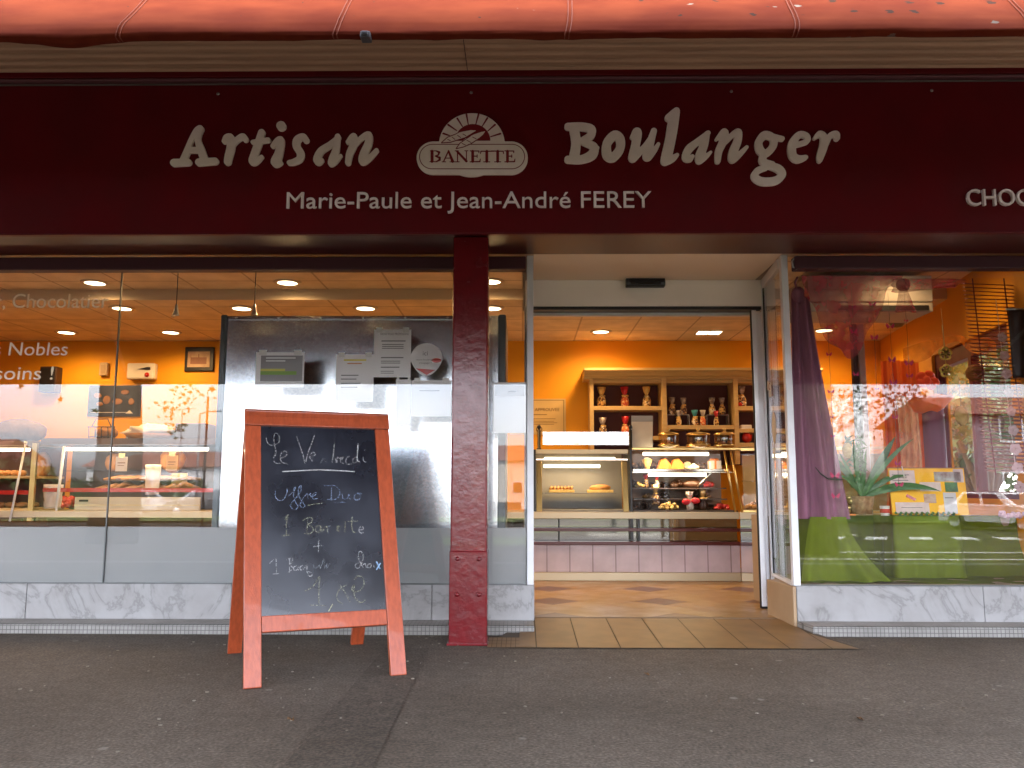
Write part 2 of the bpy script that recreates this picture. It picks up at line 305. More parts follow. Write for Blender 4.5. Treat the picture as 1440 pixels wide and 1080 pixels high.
EM_TEXT= [[[-0.5728,3.0363,0.0094],[-0.5719,2.9692,0.0094]],[[-0.5842,3.0387,0.0028],[-0.5418,3.0385,0.0033]],[[-0.586,2.9669,0.0028],[-0.5409,2.9668,0.0033]],[[-0.5475,3.0385,0.0039],[-0.5276,3.029,0.0072],[-0.533,3.0114,0.005],[-0.5526,3.0044,0.0033]],[[-0.5526,3.0044,0.0033],[-0.5243,2.9937,0.0078],[-0.5241,2.979,0.0072],[-0.5465,2.9668,0.0033]],[[-0.4685,3.0383,0.0044],[-0.4987,2.969,0.0039]],[[-0.4685,3.0383,0.0055],[-0.4423,2.9688,0.0094]],[[-0.4876,2.9907,0.0028],[-0.4538,2.9905,0.0028]],[[-0.5082,2.9661,0.0028],[-0.4857,2.966,0.0028]],[[-0.4592,2.9659,0.0028],[-0.4254,2.9658,0.0028]],[[-0.412,3.038,0.0039],[-0.4113,2.9687,0.0033]],[[-0.4148,3.0357,0.0067],[-0.3551,2.9696,0.0078]],[[-0.3556,3.0378,0.0033],[-0.3551,2.9696,0.0033]],[[-0.4273,3.0387,0.0028],[-0.4064,3.0386,0.0028]],[[-0.3658,3.0385,0.0028],[-0.3455,3.0384,0.0028]],[[-0.4226,2.9658,0.0028],[-0.4001,2.9657,0.0028]],[[-0.3162,3.0353,0.0089],[-0.3156,2.9683,0.0089]],[[-0.332,3.0377,0.0033],[-0.2767,3.0364,0.0039]],[[-0.3314,2.9654,0.0033],[-0.2706,2.967,0.0044]],[[-0.3159,3.003,0.0033],[-0.2877,3.0029,0.0039]],[[-0.2767,3.0364,0.0039],[-0.2766,3.0252,0.0028]],[[-0.2706,2.967,0.0044],[-0.2674,2.984,0.0028]],[[-0.2878,3.0117,0.0028],[-0.2877,2.9941,0.0028]],[[-0.2271,3.035,0.0089],[-0.2267,2.968,0.0089]],[[-0.2643,3.0351,0.0039],[-0.1865,3.0349,0.0039]],[[-0.2643,3.0351,0.0039],[-0.2665,3.0193,0.0028]],[[-0.247,2.9651,0.0028],[-0.2076,2.965,0.0028]],[[-0.1584,3.0348,0.0089],[-0.1581,2.9678,0.0089]],[[-0.1978,3.0361,0.0039],[-0.1235,3.0346,0.0039]],[[-0.1235,3.0346,0.0039],[-0.1212,3.0187,0.0028]],[[-0.1778,2.9649,0.0028],[-0.1384,2.9648,0.0028]],[[-0.0964,3.0345,0.0089],[-0.0963,2.9676,0.0089]],[[-0.1133,3.0369,0.0033],[-0.057,3.0356,0.0039]],[[-0.1131,2.9647,0.0033],[-0.0524,2.9662,0.0044]],[[-0.0963,3.0022,0.0033],[-0.0693,3.0021,0.0039]],[[-0.057,3.0356,0.0039],[-0.057,3.0244,0.0028]],[[-0.0524,2.9662,0.0044],[-0.0491,2.9832,0.0028]],[[-0.0694,3.0109,0.0028],[-0.0693,2.9933,0.0028]]]
CHALK= [["w",[[-0.2926,0.1636],[-0.2877,0.1889],[-0.2701,0.2082],[-0.2448,0.2048],[-0.2242,0.1873],[-0.2238,0.1559],[-0.2416,0.1364],[-0.252,0.1625],[-0.2498,0.2021],[-0.2425,0.2357],[-0.2453,0.2638],[-0.2555,0.2807]]],["w",[[-0.2557,0.2946],[-0.2432,0.311],[-0.2206,0.3107]]],["w",[[-0.2228,0.2829],[-0.1972,0.2712],[-0.1842,0.2542],[-0.1968,0.2403],[-0.2148,0.2548],[-0.2202,0.2828],[-0.2104,0.3049],[-0.1826,0.3129]]],["w",[[-0.1334,0.1533],[-0.1164,0.2102],[-0.102,0.261],[-0.0912,0.3087],[-0.0786,0.2605],[-0.056,0.1972],[-0.0377,0.1476]]],["w",[[-0.0659,0.2716],[-0.0368,0.2597],[-0.0416,0.2456],[-0.0575,0.2516],[-0.0659,0.2744],[-0.0535,0.2968]]],["f",[[-0.0067,0.3046],[0.0003,0.2846],[0.0149,0.2872],[0.0195,0.307]]],["w",[[0.0677,0.1883],[0.0616,0.2463],[0.0514,0.3037]]],["w",[[0.0605,0.275],[0.0733,0.2862],[0.0727,0.3033]]],["w",[[0.078,0.3033],[0.082,0.2717],[0.0924,0.2773],[0.1007,0.2714]]],["w",[[0.1028,0.2857],[0.1142,0.2712],[0.1033,0.2742],[0.0969,0.2973],[0.1152,0.3084]]],["w",[[0.1495,0.2647],[0.1329,0.2737],[0.1264,0.2968],[0.1365,0.3109],[0.1556,0.3078]]],["W",[[0.2,0.1849],[0.1951,0.226],[0.1893,0.2842],[0.2023,0.2956]]],["w",[[0.1875,0.2669],[0.1678,0.2788],[0.1667,0.3019],[0.186,0.2958]]],["w",[[0.223,0.2663],[0.2245,0.2894],[0.2377,0.2979]]],["w",[[0.2325,0.2252],[0.2345,0.2287]]],["W",[[-0.211,0.3575],[-0.1374,0.3522],[-0.0081,0.3457],[0.1722,0.3533]]],["b",[[-0.2472,0.461],[-0.2475,0.4931],[-0.2329,0.5145],[-0.2056,0.5092],[-0.1901,0.4771],[-0.1872,0.4501]]],["b",[[-0.1829,0.4932],[-0.1548,0.4663],[-0.1443,0.4445],[-0.152,0.45],[-0.1552,0.4879],[-0.1459,0.5255],[-0.1338,0.5469],[-0.1467,0.5655],[-0.1665,0.5573],[-0.1711,0.536],[-0.1455,0.504],[-0.1195,0.4662],[-0.1162,0.4335],[-0.1293,0.4499],[-0.1277,0.4933],[-0.1058,0.531],[-0.0986,0.5471],[-0.1114,0.5551],[-0.1237,0.5416],[-0.1103,0.5095],[-0.092,0.4852],[-0.0842,0.4798],[-0.0824,0.5069]]],["b",[[-0.0768,0.4879],[-0.0689,0.4782],[-0.0644,0.4988],[-0.0382,0.4798],[-0.0457,0.4743],[-0.0617,0.4934],[-0.0544,0.507],[-0.0313,0.507]]],["b",[[0.0433,0.444],[0.0382,0.5099]]],["b",[[0.0072,0.5098],[0.0537,0.5127],[0.0806,0.4936],[0.0846,0.4605],[0.062,0.4356],[0.0045,0.4358]]],["b",[[0.0997,0.4771],[0.1011,0.5046],[0.122,0.5074],[0.1365,0.4798],[0.1354,0.5047],[0.143,0.5102]]],["b",[[0.1766,0.4771],[0.1624,0.4937],[0.1667,0.5131],[0.1882,0.5104],[0.1947,0.4882],[0.1792,0.4771],[0.2059,0.4782]]],["y",[[-0.0833,0.543],[-0.045,0.5367],[-0.0091,0.5326]]],["b",[[0.0531,0.5291],[0.1211,0.5267]]],["y",[[-0.2018,0.6205],[-0.1856,0.5928],[-0.1943,0.6429],[-0.1952,0.7009]]],["y",[[-0.2186,0.7031],[-0.1716,0.6997]]],["y",[[-0.0851,0.6164],[-0.0923,0.6891]]],["y",[[-0.112,0.6245],[-0.0849,0.6108],[-0.0635,0.6139],[-0.0668,0.6336],[-0.0859,0.6473],[-0.0622,0.6617],[-0.0601,0.6813],[-0.0791,0.6949],[-0.1057,0.6933]]],["y",[[-0.0269,0.6511],[-0.0433,0.6592],[-0.0468,0.6844],[-0.028,0.6847],[-0.0216,0.654],[-0.02,0.6877]]],["y",[[-0.0119,0.6878],[-0.0002,0.6628],[0.0108,0.6573],[0.0124,0.6883]]],["f",[[0.03,0.6548],[0.0189,0.6603],[0.0177,0.6912]]],["y",[[0.0647,0.6752],[0.0789,0.6641],[0.0681,0.6582],[0.0618,0.6779],[0.0779,0.6867]]],["y",[[0.108,0.6303],[0.1024,0.6928]]],["y",[[0.1453,0.6078],[0.1399,0.6594],[0.1469,0.688],[0.1632,0.694]]],["y",[[0.1162,0.6333],[0.1749,0.6312]]],["w",[[0.1807,0.6801],[0.2005,0.6776],[0.1984,0.6632],[0.1843,0.6658],[0.1776,0.6857],[0.1882,0.6973],[0.2023,0.6947]]],["w",[[-0.0335,0.7236],[-0.0378,0.7924]]],["w",[[-0.0625,0.7643],[-0.0116,0.7584]]],["w",[[-0.2788,0.844],[-0.2497,0.8184],[-0.247,0.8583],[-0.2453,0.8953]]],["w",[[-0.264,0.8972],[-0.2337,0.8957]]],["w",[[-0.1815,0.8233],[-0.1827,0.8924]]],["w",[[-0.1971,0.8281],[-0.1685,0.8183],[-0.1689,0.8397],[-0.182,0.8526],[-0.1669,0.8718],[-0.1904,0.8932]]],["w",[[-0.146,0.8592],[-0.1617,0.8667],[-0.1594,0.8827],[-0.1438,0.8779],[-0.1424,0.8593],[-0.1388,0.8834]]],["w",[[-0.1174,0.8575],[-0.1307,0.8678],[-0.1284,0.8812],[-0.1127,0.8764],[-0.0966,0.8582],[-0.0974,0.8903],[-0.085,0.9147],[-0.0719,0.9099],[-0.0742,0.8992],[-0.0922,0.8905]]],["f",[[-0.0652,0.8593],[-0.0604,0.8756],[-0.0445,0.8708],[-0.0336,0.8604],[-0.0288,0.8767],[-0.0115,0.8341],[-0.0077,0.8775],[0.0039,0.8509],[0.0003,0.8778],[0.0199,0.8514]]],["w",[[0.1658,0.8563],[0.149,0.864],[0.1509,0.8805],[0.1701,0.8784],[0.1921,0.8295],[0.1854,0.7987],[0.1716,0.7983],[0.1673,0.8287],[0.1817,0.8678],[0.1892,0.8818]]],["w",[[0.1872,0.868],[0.2014,0.8602],[0.2056,0.8824]]],["w",[[0.2149,0.8662],[0.2113,0.8799],[0.2279,0.8804],[0.2316,0.864],[0.215,0.8634]]],["w",[[0.2427,0.8644],[0.2471,0.8839]]],["B",[[0.2602,0.8511],[0.2773,0.8905]]],["B",[[0.282,0.8602],[0.2575,0.8953]]],["y",[[-0.1128,0.9898],[-0.0682,0.9657],[-0.0355,0.9193],[-0.0396,0.9669],[-0.0439,1.053]]],["y",[[-0.0889,1.0584],[-0.009,1.0652]]],["Y",[[0.0251,1.0592],[0.0029,1.0943]]],["y",[[0.0633,0.9661],[0.0834,0.9936],[0.1126,1.0532]]],["y",[[0.1006,0.9677],[0.0679,0.9823],[0.048,1.0132],[0.052,1.0449],[0.0751,1.0618]]],["y",[[0.1396,0.9425],[0.1568,0.9243],[0.1836,0.9335],[0.1883,0.9662],[0.1693,0.9949],[0.1391,1.0042],[0.1238,0.9875],[0.1382,0.9694],[0.1336,1.0066],[0.1452,1.0443],[0.1713,1.0589],[0.1937,1.0441]]]]
# ------------------------------------------------------------------ materials
def asphalt(name, base, blot=True):
    m = bpy.data.materials.new(name); m.use_nodes = True; t = m.node_tree; b = t.nodes['Principled BSDF']; b.inputs['Roughness'].default_value = .85; b.inputs['Specular IOR Level'].default_value = .2
    c = t.nodes.new('ShaderNodeTexCoord')
    def noise(sc, det=4, dist=0):
        n = t.nodes.new('ShaderNodeTexNoise'); n.inputs['Scale'].default_value = sc; n.inputs['Detail'].default_value = det; n.inputs['Distortion'].default_value = dist; t.links.new(c.outputs['Object'], n.inputs['Vector']); return n
    def ramp(n, stops):
        r = t.nodes.new('ShaderNodeValToRGB'); e = r.color_ramp.elements
        while len(e) < len(stops): e.new(.5)
        for k, (p, col) in enumerate(stops): e[k].position = p; e[k].color = (*col, 1)
        t.links.new(n.outputs[0], r.inputs[0]); return r
    def mixm(a, bb, mode, f):
        x = t.nodes.new('ShaderNodeMix'); x.data_type = 'RGBA'; x.blend_type = mode; x.inputs[0].default_value = f
        t.links.new(a, x.inputs[6]); t.links.new(bb, x.inputs[7]); return x.outputs[2]
    k = base
    large = ramp(noise(.9, 5, .4), [(.3, (k*.80,k*.64,k*.49)), (.72, (k*1.2,k*.98,k*.78))])
    fine = ramp(noise(75, 4), [(.3, (.50,.49,.48)), (.5, (1,1,1)), (.70, (1.75,1.7,1.62))])
    med = ramp(noise(14, 4), [(.35, (.84,.84,.84)), (.65, (1.12,1.12,1.12))])
    col = mixm(mixm(large.outputs[0], fine.outputs[0], 'MULTIPLY', .75), med.outputs[0], 'MULTIPLY', .8)
    if blot:   # pale chewing gum marks and dark drips
        v = t.nodes.new('ShaderNodeTexVoronoi'); v.inputs['Scale'].default_value = 3.1; t.links.new(c.outputs['Object'], v.inputs['Vector'])
        rr = t.nodes.new('ShaderNodeValToRGB'); rr.color_ramp.elements[0].position = .04; rr.color_ramp.elements[0].color = (1,1,1,1); rr.color_ramp.elements[1].position = .07; rr.color_ramp.elements[1].color = (0,0,0,1); t.links.new(v.outputs['Distance'], rr.inputs[0])
        x = t.nodes.new('ShaderNodeMix'); x.data_type = 'RGBA'; x.inputs[7].default_value = (k*2.3,k*2.05,k*1.8,1); mu = t.nodes.new('ShaderNodeMath'); mu.operation = 'MULTIPLY'; mu.inputs[1].default_value = .6
        t.links.new(rr.outputs[0], mu.inputs[0]); t.links.new(mu.outputs[0], x.inputs[0]); t.links.new(col, x.inputs[6]); col = x.outputs[2]
    t.links.new(col, b.inputs['Base Color'])
    bp = t.nodes.new('ShaderNodeBump'); bp.inputs['Strength'].default_value = .55; bp.inputs['Distance'].default_value = .006
    t.links.new(noise(90, 3).outputs[0], bp.inputs['Height']); t.links.new(bp.outputs[0], b.inputs['Normal']); return m
def marble(name):
    m = bpy.data.materials.new(name); m.use_nodes = True; t = m.node_tree; b = t.nodes['Principled BSDF']; b.inputs['Roughness'].default_value = .35
    c = t.nodes.new('ShaderNodeTexCoord')
    n = t.nodes.new('ShaderNodeTexNoise'); n.inputs['Scale'].default_value = 1.7; n.inputs['Detail'].default_value = 7; n.inputs['Distortion'].default_value = 1.6; n.inputs['Roughness'].default_value = .62
    r = t.nodes.new('ShaderNodeValToRGB'); e = r.color_ramp.elements; e[0].position = .38; e[0].color = (.305,.298,.302,1); e[1].position = .56; e[1].color = (.295,.288,.292,1)
    for p, col in ((.462,(.28,.275,.278)), (.492,(.20,.195,.197)), (.515,(.265,.26,.262))):
        q = e.new(p); q.color = (*col,1)
    n2 = t.nodes.new('ShaderNodeTexNoise'); n2.inputs['Scale'].default_value = 6; n2.inputs['Detail'].default_value = 5
    r2 = t.nodes.new('ShaderNodeValToRGB'); r2.color_ramp.elements[0].position = .3; r2.color_ramp.elements[0].color = (.8,.78,.76,1); r2.color_ramp.elements[1].position = .6; r2.color_ramp.elements[1].color = (1,1,1,1)
    x = t.nodes.new('ShaderNodeMix'); x.data_type = 'RGBA'; x.blend_type = 'MULTIPLY'; x.inputs[0].default_value = .7
    t.links.new(c.outputs['Object'], n.inputs['Vector']); t.links.new(c.outputs['Object'], n2.inputs['Vector']); t.links.new(n.outputs[0], r.inputs[0]); t.links.new(n2.outputs[0], r2.inputs[0])
    t.links.new(r.outputs[0], x.inputs[6]); t.links.new(r2.outputs[0], x.inputs[7]); t.links.new(x.outputs[2], b.inputs['Base Color']); return m
def tiles(name, col, col2, grout, sx, sz, gap=.06, rough=.4, axes='XZ', off=0.):
    m = bpy.data.materials.new(name); m.use_nodes = True; t = m.node_tree; b = t.nodes['Principled BSDF']; b.inputs['Roughness'].default_value = rough
    c = t.nodes.new('ShaderNodeTexCoord'); sp = t.nodes.new('ShaderNodeSeparateXYZ'); cb = t.nodes.new('ShaderNodeCombineXYZ'); t.links.new(c.outputs['Object'], sp.inputs[0])
    t.links.new(sp.outputs[axes[0]], cb.inputs[0]); t.links.new(sp.outputs[axes[1]], cb.inputs[1])
    br = t.nodes.new('ShaderNodeTexBrick'); br.offset = off; br.squash = 1; br.inputs['Color1'].default_value = (*col,1); br.inputs['Color2'].default_value = (*col2,1); br.inputs['Mortar'].default_value = (*grout,1)
    br.inputs['Scale'].default_value = 1; br.inputs['Brick Width'].default_value = sx; br.inputs['Row Height'].default_value = sz; br.inputs['Mortar Size'].default_value = gap*sz/2; br.inputs['Mortar Smooth'].default_value = .2
    n = t.nodes.new('ShaderNodeTexNoise'); n.inputs['Scale'].default_value = 5; n.inputs['Detail'].default_value = 5; r = t.nodes.new('ShaderNodeValToRGB'); r.color_ramp.elements[0].position = .3; r.color_ramp.elements[0].color = (.72,.7,.68,1); r.color_ramp.elements[1].position = .65; r.color_ramp.elements[1].color = (1.05,1.05,1.05,1)
    x = t.nodes.new('ShaderNodeMix'); x.data_type = 'RGBA'; x.blend_type = 'MULTIPLY'; x.inputs[0].default_value = .7
    t.links.new(c.outputs['Object'], n.inputs['Vector']); t.links.new(n.outputs[0], r.inputs[0]); t.links.new(cb.outputs[0], br.inputs['Vector'])
    t.links.new(br.outputs[0], x.inputs[6]); t.links.new(r.outputs[0], x.inputs[7]); t.links.new(x.outputs[2], b.inputs['Base Color']); return m

m_asph = asphalt('asphalt', .098); m_asph_dark = asphalt('asphalt_patch', .078, False); m_park = asphalt('car_park_asphalt', .032, False)
m_marble = marble('marble')
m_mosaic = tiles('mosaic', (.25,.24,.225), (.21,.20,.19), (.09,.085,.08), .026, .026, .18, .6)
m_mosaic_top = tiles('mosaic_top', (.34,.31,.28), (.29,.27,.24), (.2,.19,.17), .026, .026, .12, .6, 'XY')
m_maroon = mat('maroon_paint', (.128,.006,.009), .36, col2=(.105,.005,.007), nscale=3, rough2=.5, spec=.2)
m_maroon_dk = mat('dark_maroon_paint', (.045,.006,.010), .5)
m_post = mat('post_paint', (.135,.006,.009), .20, col2=(.11,.005,.008), nscale=11, bump=.22, bscale=26, coat=.15, rough2=.28)
m_letter = mat('cream_letter', (.88,.79,.71), .6, col2=(.82,.73,.65), nscale=14)
m_letter2 = mat('white_letter', (.88,.80,.75), .55)
m_red_ink = mat('red_ink', (.20,.006,.010), .6)
m_cream = mat('cream_panel', (.50,.42,.33), .5, col2=(.45,.375,.29), nscale=2)
m_soffit = mat('soffit_metal', (.50,.31,.19), .5, col2=(.42,.26,.16), nscale=5, stretch=(.3,4,4))
m_alu = mat('white_aluminium', (.66,.665,.69), .35, col2=(.60,.605,.63), nscale=9)
m_alu_gr = mat('grey_aluminium', (.42,.43,.45), .3, metal=.6)
m_black = mat('black_plastic', (.012,.012,.014), .4)
m_rubber = mat('black_rubber', (.01,.01,.01), .7)
m_glass = glass('shop_glass', .036); m_glass2 = glass('case_glass', .013)
m_frost = mat('frosted_film', (.245,.25,.25), .30, col2=(.215,.225,.23), nscale=1.3, spec=.35)
m_wood = mat('red_stained_wood', (.34,.064,.022), .33, col2=(.25,.046,.016), nscale=7, stretch=(9,9,.9), coat=.35, bump=.1, bscale=30)
m_slate = mat('slate', (.003,.004,.008), .24, col2=(.007,.010,.020), nscale=3.2, rough2=.34, spec=1.0, coat=.3)
m_galv = None
# ------------------------------------------------------------------ ground
setting(MB().sheet(40, 12, lambda u,v: (-45+90*u, -4.6+15*v, 0)).build('pavement', m_asph), 'dark worn asphalt pavement with pale spots before the shop', 'pavement')
setting(MB().add([(-.80,-.385,.004),(-.545,-.385,.004),(-.47,-3.6,.004),(-.80,-3.6,.004)], [(0,1,2,3)]).build('pavement_patch', m_asph_dark), 'darker strip of newer asphalt running out from the steel post', 'pavement strip')
mb = MB(); q = random.Random(77)
for k in range(260):
    x = -3.2+6.6*q.random(); y = -2.6+2.6*q.random()**.8
    if x > -.3 and x < 2.05 and y > -.45: continue
    s = .003+.006*q.random()**2; a = q.random()*6.28; n = 5
    mb.prism_z([(x+s*math.cos(a+i*1.2566)*(.6+.6*q.random()), y+s*math.sin(a+i*1.2566)*(.6+.6*q.random())) for i in range(n)], .0045, .0055+s*.35)
setting(mb.build('grit', mat('grit_stone', (.22,.19,.15), .8, col2=(.09,.07,.05), nscale=3)), 'small loose stones and bits of grit on the pavement', 'grit', 'stuff')
m_dl = mat('dead_leaf', (.14,.075,.03), .8, col2=(.09,.045,.02), nscale=20)
for x, y, lb in ((-1.75,-.22,'pale scrap of paper on the asphalt before the left plinth'),(.62,-1.05,'small brown dead leaf on the asphalt before the doorway'),(1.36,-1.85,'small brown dead leaf at the right front of the pavement'),(-.93,-1.9,'small brown dead leaf in front of the chalkboard')):
    mb = MB(); pp = 'paper' in lb; mb.sheet(4,4,lambda u,v: (x+.03*(u-.5)*(1-.6*abs(v-.5)*2*(0 if pp else 1)), y+.035*(v-.5), .007+.006*math.sin(u*4+v*3)))
    tag(mb.build('paper_scrap' if pp else 'dead_leaf', m_letter2 if pp else m_dl, thick=.001), lb, 'litter')
def slope(y): return -.12 - .45*min(1, max(0, (-9.6-y)/15.4))
ys = [-4.7,-9.6,-12,-15,-20,-25,-40,-70,-120,-250,-500]
setting(MB().sheet(30, len(ys)-1, lambda u,v: (-450+900*u, ys[round(v*(len(ys)-1))], slope(ys[round(v*(len(ys)-1))]))).build('car_park', m_park), 'grey asphalt car park sloping gently away from the shop', 'car park')
setting(MB().sheet(4, 2, lambda u,v: (-450+900*u, -4.8+520*v, -.16)).build('ground', mat('ground_earth', (.08,.09,.04), .9, col2=(.10,.09,.06), nscale=.8)), 'flat ground around the shop', 'ground')
setting(bx('kerb', mat('kerb_stone', (.33,.32,.30), .8, col2=(.27,.26,.25), nscale=8), None, -45, 45, -4.75, -4.6, -.3, .012, .01), 'pale stone kerb along the car park edge of the pavement', 'kerb')
grass = mat('grass', (.055,.10,.018), .9, col2=(.12,.14,.035), nscale=2.5, bump=.8, bscale=60)
setting(MB().sheet(30, 6, lambda u,v: (-24+46*u, -31-6*v, -.50+.10*math.sin(u*20)*math.sin(v*3.14))).build('grass_verge', grass), 'rough green grass verge between the parked cars', 'grass', 'stuff')
m_line = mat('road_paint', (.62,.62,.58), .7, col2=(.5,.5,.47), nscale=12)
mk = MB()
for k in range(9):
    x = -2+1.1*k; mk.add([(x+9,-14.2,slope(-14.2)+.006),(x+9.55,-14.2,slope(-14.2)+.006),(x+10.6,-16.6,slope(-16.6)+.006),(x+10.05,-16.6,slope(-16.6)+.006)], [(0,1,2,3)])
setting(mk.build('crosswalk_marking', m_line), 'white striped crossing painted on the car park', 'road marking')
mk = MB()
for y in (-6.9, -8.3): mk.box(1.5, 13, y-.05, y+.05, -.119, -.114)
setting(mk.build('pavement_marking', m_line), 'two white painted lines on the road along the kerb', 'road marking')

# ------------------------------------------------------------------ building shell (structure)
m_wallext = mat('render_wall', (.42,.38,.33), .85, col2=(.36,.33,.29), nscale=3)
m_yellow = mat('yellow_wall_paint', (.76,.33,.004), .6, col2=(.72,.31,.0035), nscale=2)
m_floor = mat('beige_floor_tile', (.30,.175,.06), .3, col2=(.265,.155,.053), nscale=4, rough2=.45)
m_ceil = tiles('ceiling_tile', (.70,.57,.42), (.67,.54,.40), (.40,.31,.22), .6, .6, .035, .8, 'XY')
setting(bx('floor', mat('floor_grout', (.28,.20,.14), .7), None, -7, 4.3, .53, 4.4, -.05, .042), 'beige shop floor', 'floor')
# diagonal tiles with dark diamonds
def floor_tiles():
    bm = bmesh.new(); h = .215; hy = .205
    for i in range(-40, 41):
        for j in range(-40, 41):
            a, b = (i+j)/2, (i-j)/2
            cx, cy = 1.09 + a*h*2/1, 1.355 + b*hy*2
            if not (-3 < cx < 4.6 and .2 < cy < 4.6): continue
            g = .985
            vs = [bm.verts.new((cx+dx*h*g, cy+dy*hy*g, .045)) for dx, dy in ((-1,0),(0,-1),(1,0),(0,1))]
            f = bm.faces.new(vs)
            if (i+j) % 4 == 0 and (i-j) % 4 == 0: f.material_index = 1
    for co, no in (((0,.54,0),(0,-1,0)), ((0,4.2,0),(0,1,0)), ((4.1,0,0),(1,0,0)), ((-2.8,0,0),(-1,0,0))):
        bmesh.ops.bisect_plane(bm, geom=bm.verts[:]+bm.edges[:]+bm.faces[:], plane_co=co, plane_no=no, clear_outer=True)
    me = bpy.data.meshes.new('floor_tiles'); bm.to_mesh(me); bm.free()
    me.materials.append(m_floor); me.materials.append(mat('terracotta_tile', (.12,.045,.020), .35, col2=(.10,.037,.017), nscale=5))
    o = bpy.data.objects.new('floor_tiles', me); COL.objects.link(o); return o
setting(floor_tiles(), 'glossy beige diagonal floor tiles with scattered brown diamonds', 'floor')
# sloping tiled threshold
def thr_z(y): return max(.004, .042*(y+.375)/.9)
m_thr = mat('threshold_tile', (.185,.098,.032), .5, col2=(.14,.074,.024), detail=8, nscale=6)
th = MB(); th.cur = 1
th.add([(-.22,-.372,.003),(1.965,-.372,.003),(1.80,.25,.030),(1.80,.53,.0405),(.06,.53,.0405),(.06,.25,.030),(-.1,.06,.021)], [(0,1,2,3,4,5,6)])
th.cur = 0
for k in range(-1, 10):
    xa = .245*k + .08
    for (y0, y1, sh) in ((-.37, .50, 0.),):
        x0, x1 = xa+.003, xa+.2415
        if k == -1: x0 = -.02
        x0b, x1b = x0, x1
        if x0 > 1.9: continue
        x1 = min(x1, 1.95); x1b = min(x1b, 1.795); x0b = min(x0b, 1.79)
        if x1b - x0b < .01:
            th.add([(x0,y0,thr_z(y0)+.003),(x1,y0,thr_z(y0)+.003),(1.80,.05,thr_z(.05)+.003)], [(0,1,2)])
        else: th.add([(x0,y0,thr_z(y0)+.003),(x1,y0,thr_z(y0)+.003),(x1b,y1,thr_z(y1)+.003),(x0b,y1,thr_z(y1)+.003)], [(0,1,2,3)])
for k in range(7):
    for j in range(3):
        xx = -.21+.028*k; yy = -.36+.085*j
        if xx > -.03: continue
        th.add([(xx+.001,yy,.0055+.004*j),(xx+.026,yy,.0055+.004*j),(xx+.026,yy+.08,.009+.004*j),(xx+.001,yy+.08,.009+.004*j)], [(0,1,2,3)])
setting(th.build('entrance_threshold', [m_thr, mat('threshold_grout', (.075,.055,.038), .8)]), 'sloping beige tiled ramp leading from the pavement into the shop', 'threshold')
setting(bx('back_wall', m_yellow, None, -7, 4.3, 4.25, 4.4, -.05, 2.9), 'bright yellow back wall of the bakery', 'wall')
setting(bx('left_wall', m_yellow, None, -7.15, -7, .3, 4.4, -.05, 2.9), 'yellow side wall at the far left inside the bakery', 'wall')
cw = MB().box(-7, 4.4, .30, 2.115, 2.75, 2.95).box(-7, 4.4, 2.115, 4.4, 2.65, 2.95)
setting(bx('ceiling_step', mat('step_paint', (.62,.50,.37), .8), None, -7, 4.3, 2.106, 2.1145, 2.6502, 2.7495), 'plain cream face of the step in the ceiling', 'ceiling')
setting(cw.build('ceiling', m_ceil), 'cream tiled suspended ceiling with a small step', 'ceiling')
# right side wall with a window, slightly splayed in plan
P0 = Vector((3.58, .0, 0)); P1 = Vector((4.18, 4.3, 0)); ax = (P1-P0); SL = ax.length; ax.normalize(); nn = Vector((ax.y, -ax.x, 0))
def seg(mb, y0, y1, z0, z1, a=0., b=.14):
    s0, s1 = y0/ax.y, y1/ax.y
    q = [P0+ax*s0+nn*a, P0+ax*s1+nn*a, P0+ax*s1+nn*b, P0+ax*s0+nn*b]
    return mb.prism_z([(v.x, v.y) for v in reversed(q)], z0, z1)
w = MB(); seg(w,.25,.95,-.05,2.9); seg(w,2.6,4.3,-.05,2.9); seg(w,.95,2.6,-.05,.85); seg(w,.95,2.6,2.2,2.9)
setting(w.build('right_wall', m_yellow), 'yellow side wall at the right inside with a window in it', 'wall')
sw = thing('side_window', 'window in the right side wall looking out on green trees', 'window', (3.75,1.7,.85))
f = MB()
for a in ((.95,1.01,.85,2.2),(2.54,2.6,.85,2.2),(1.01,2.54,.85,.91),(1.01,2.54,2.06,2.2),(1.75,1.81,.91,2.06)): seg(f,a[0],a[1],a[2],a[3],.03,.10)
f.build('window_frame', m_maroon, sw); g = MB(); seg(g,1.01,2.54,.91,2.06,.06,.066); g.build('window_pane', m_glass2, sw)
# upper outside wall and hidden flanks, so that daylight only enters where it should
uw = MB().box(-9, 9, -.26, -.1, 2.56, 7.5).box(-9, 9, -.1, 4.5, 2.96, 3.1).box(-9, -7.15, .2, 4.5, -.1, 3).box(-9,-6.2,.2,.3,-.1,2.56).box(3.64,4.25,.05,.245,-.1,2.56)
setting(uw.build('upper_wall', m_wallext), 'rendered wall of the building above the shop sign', 'wall')

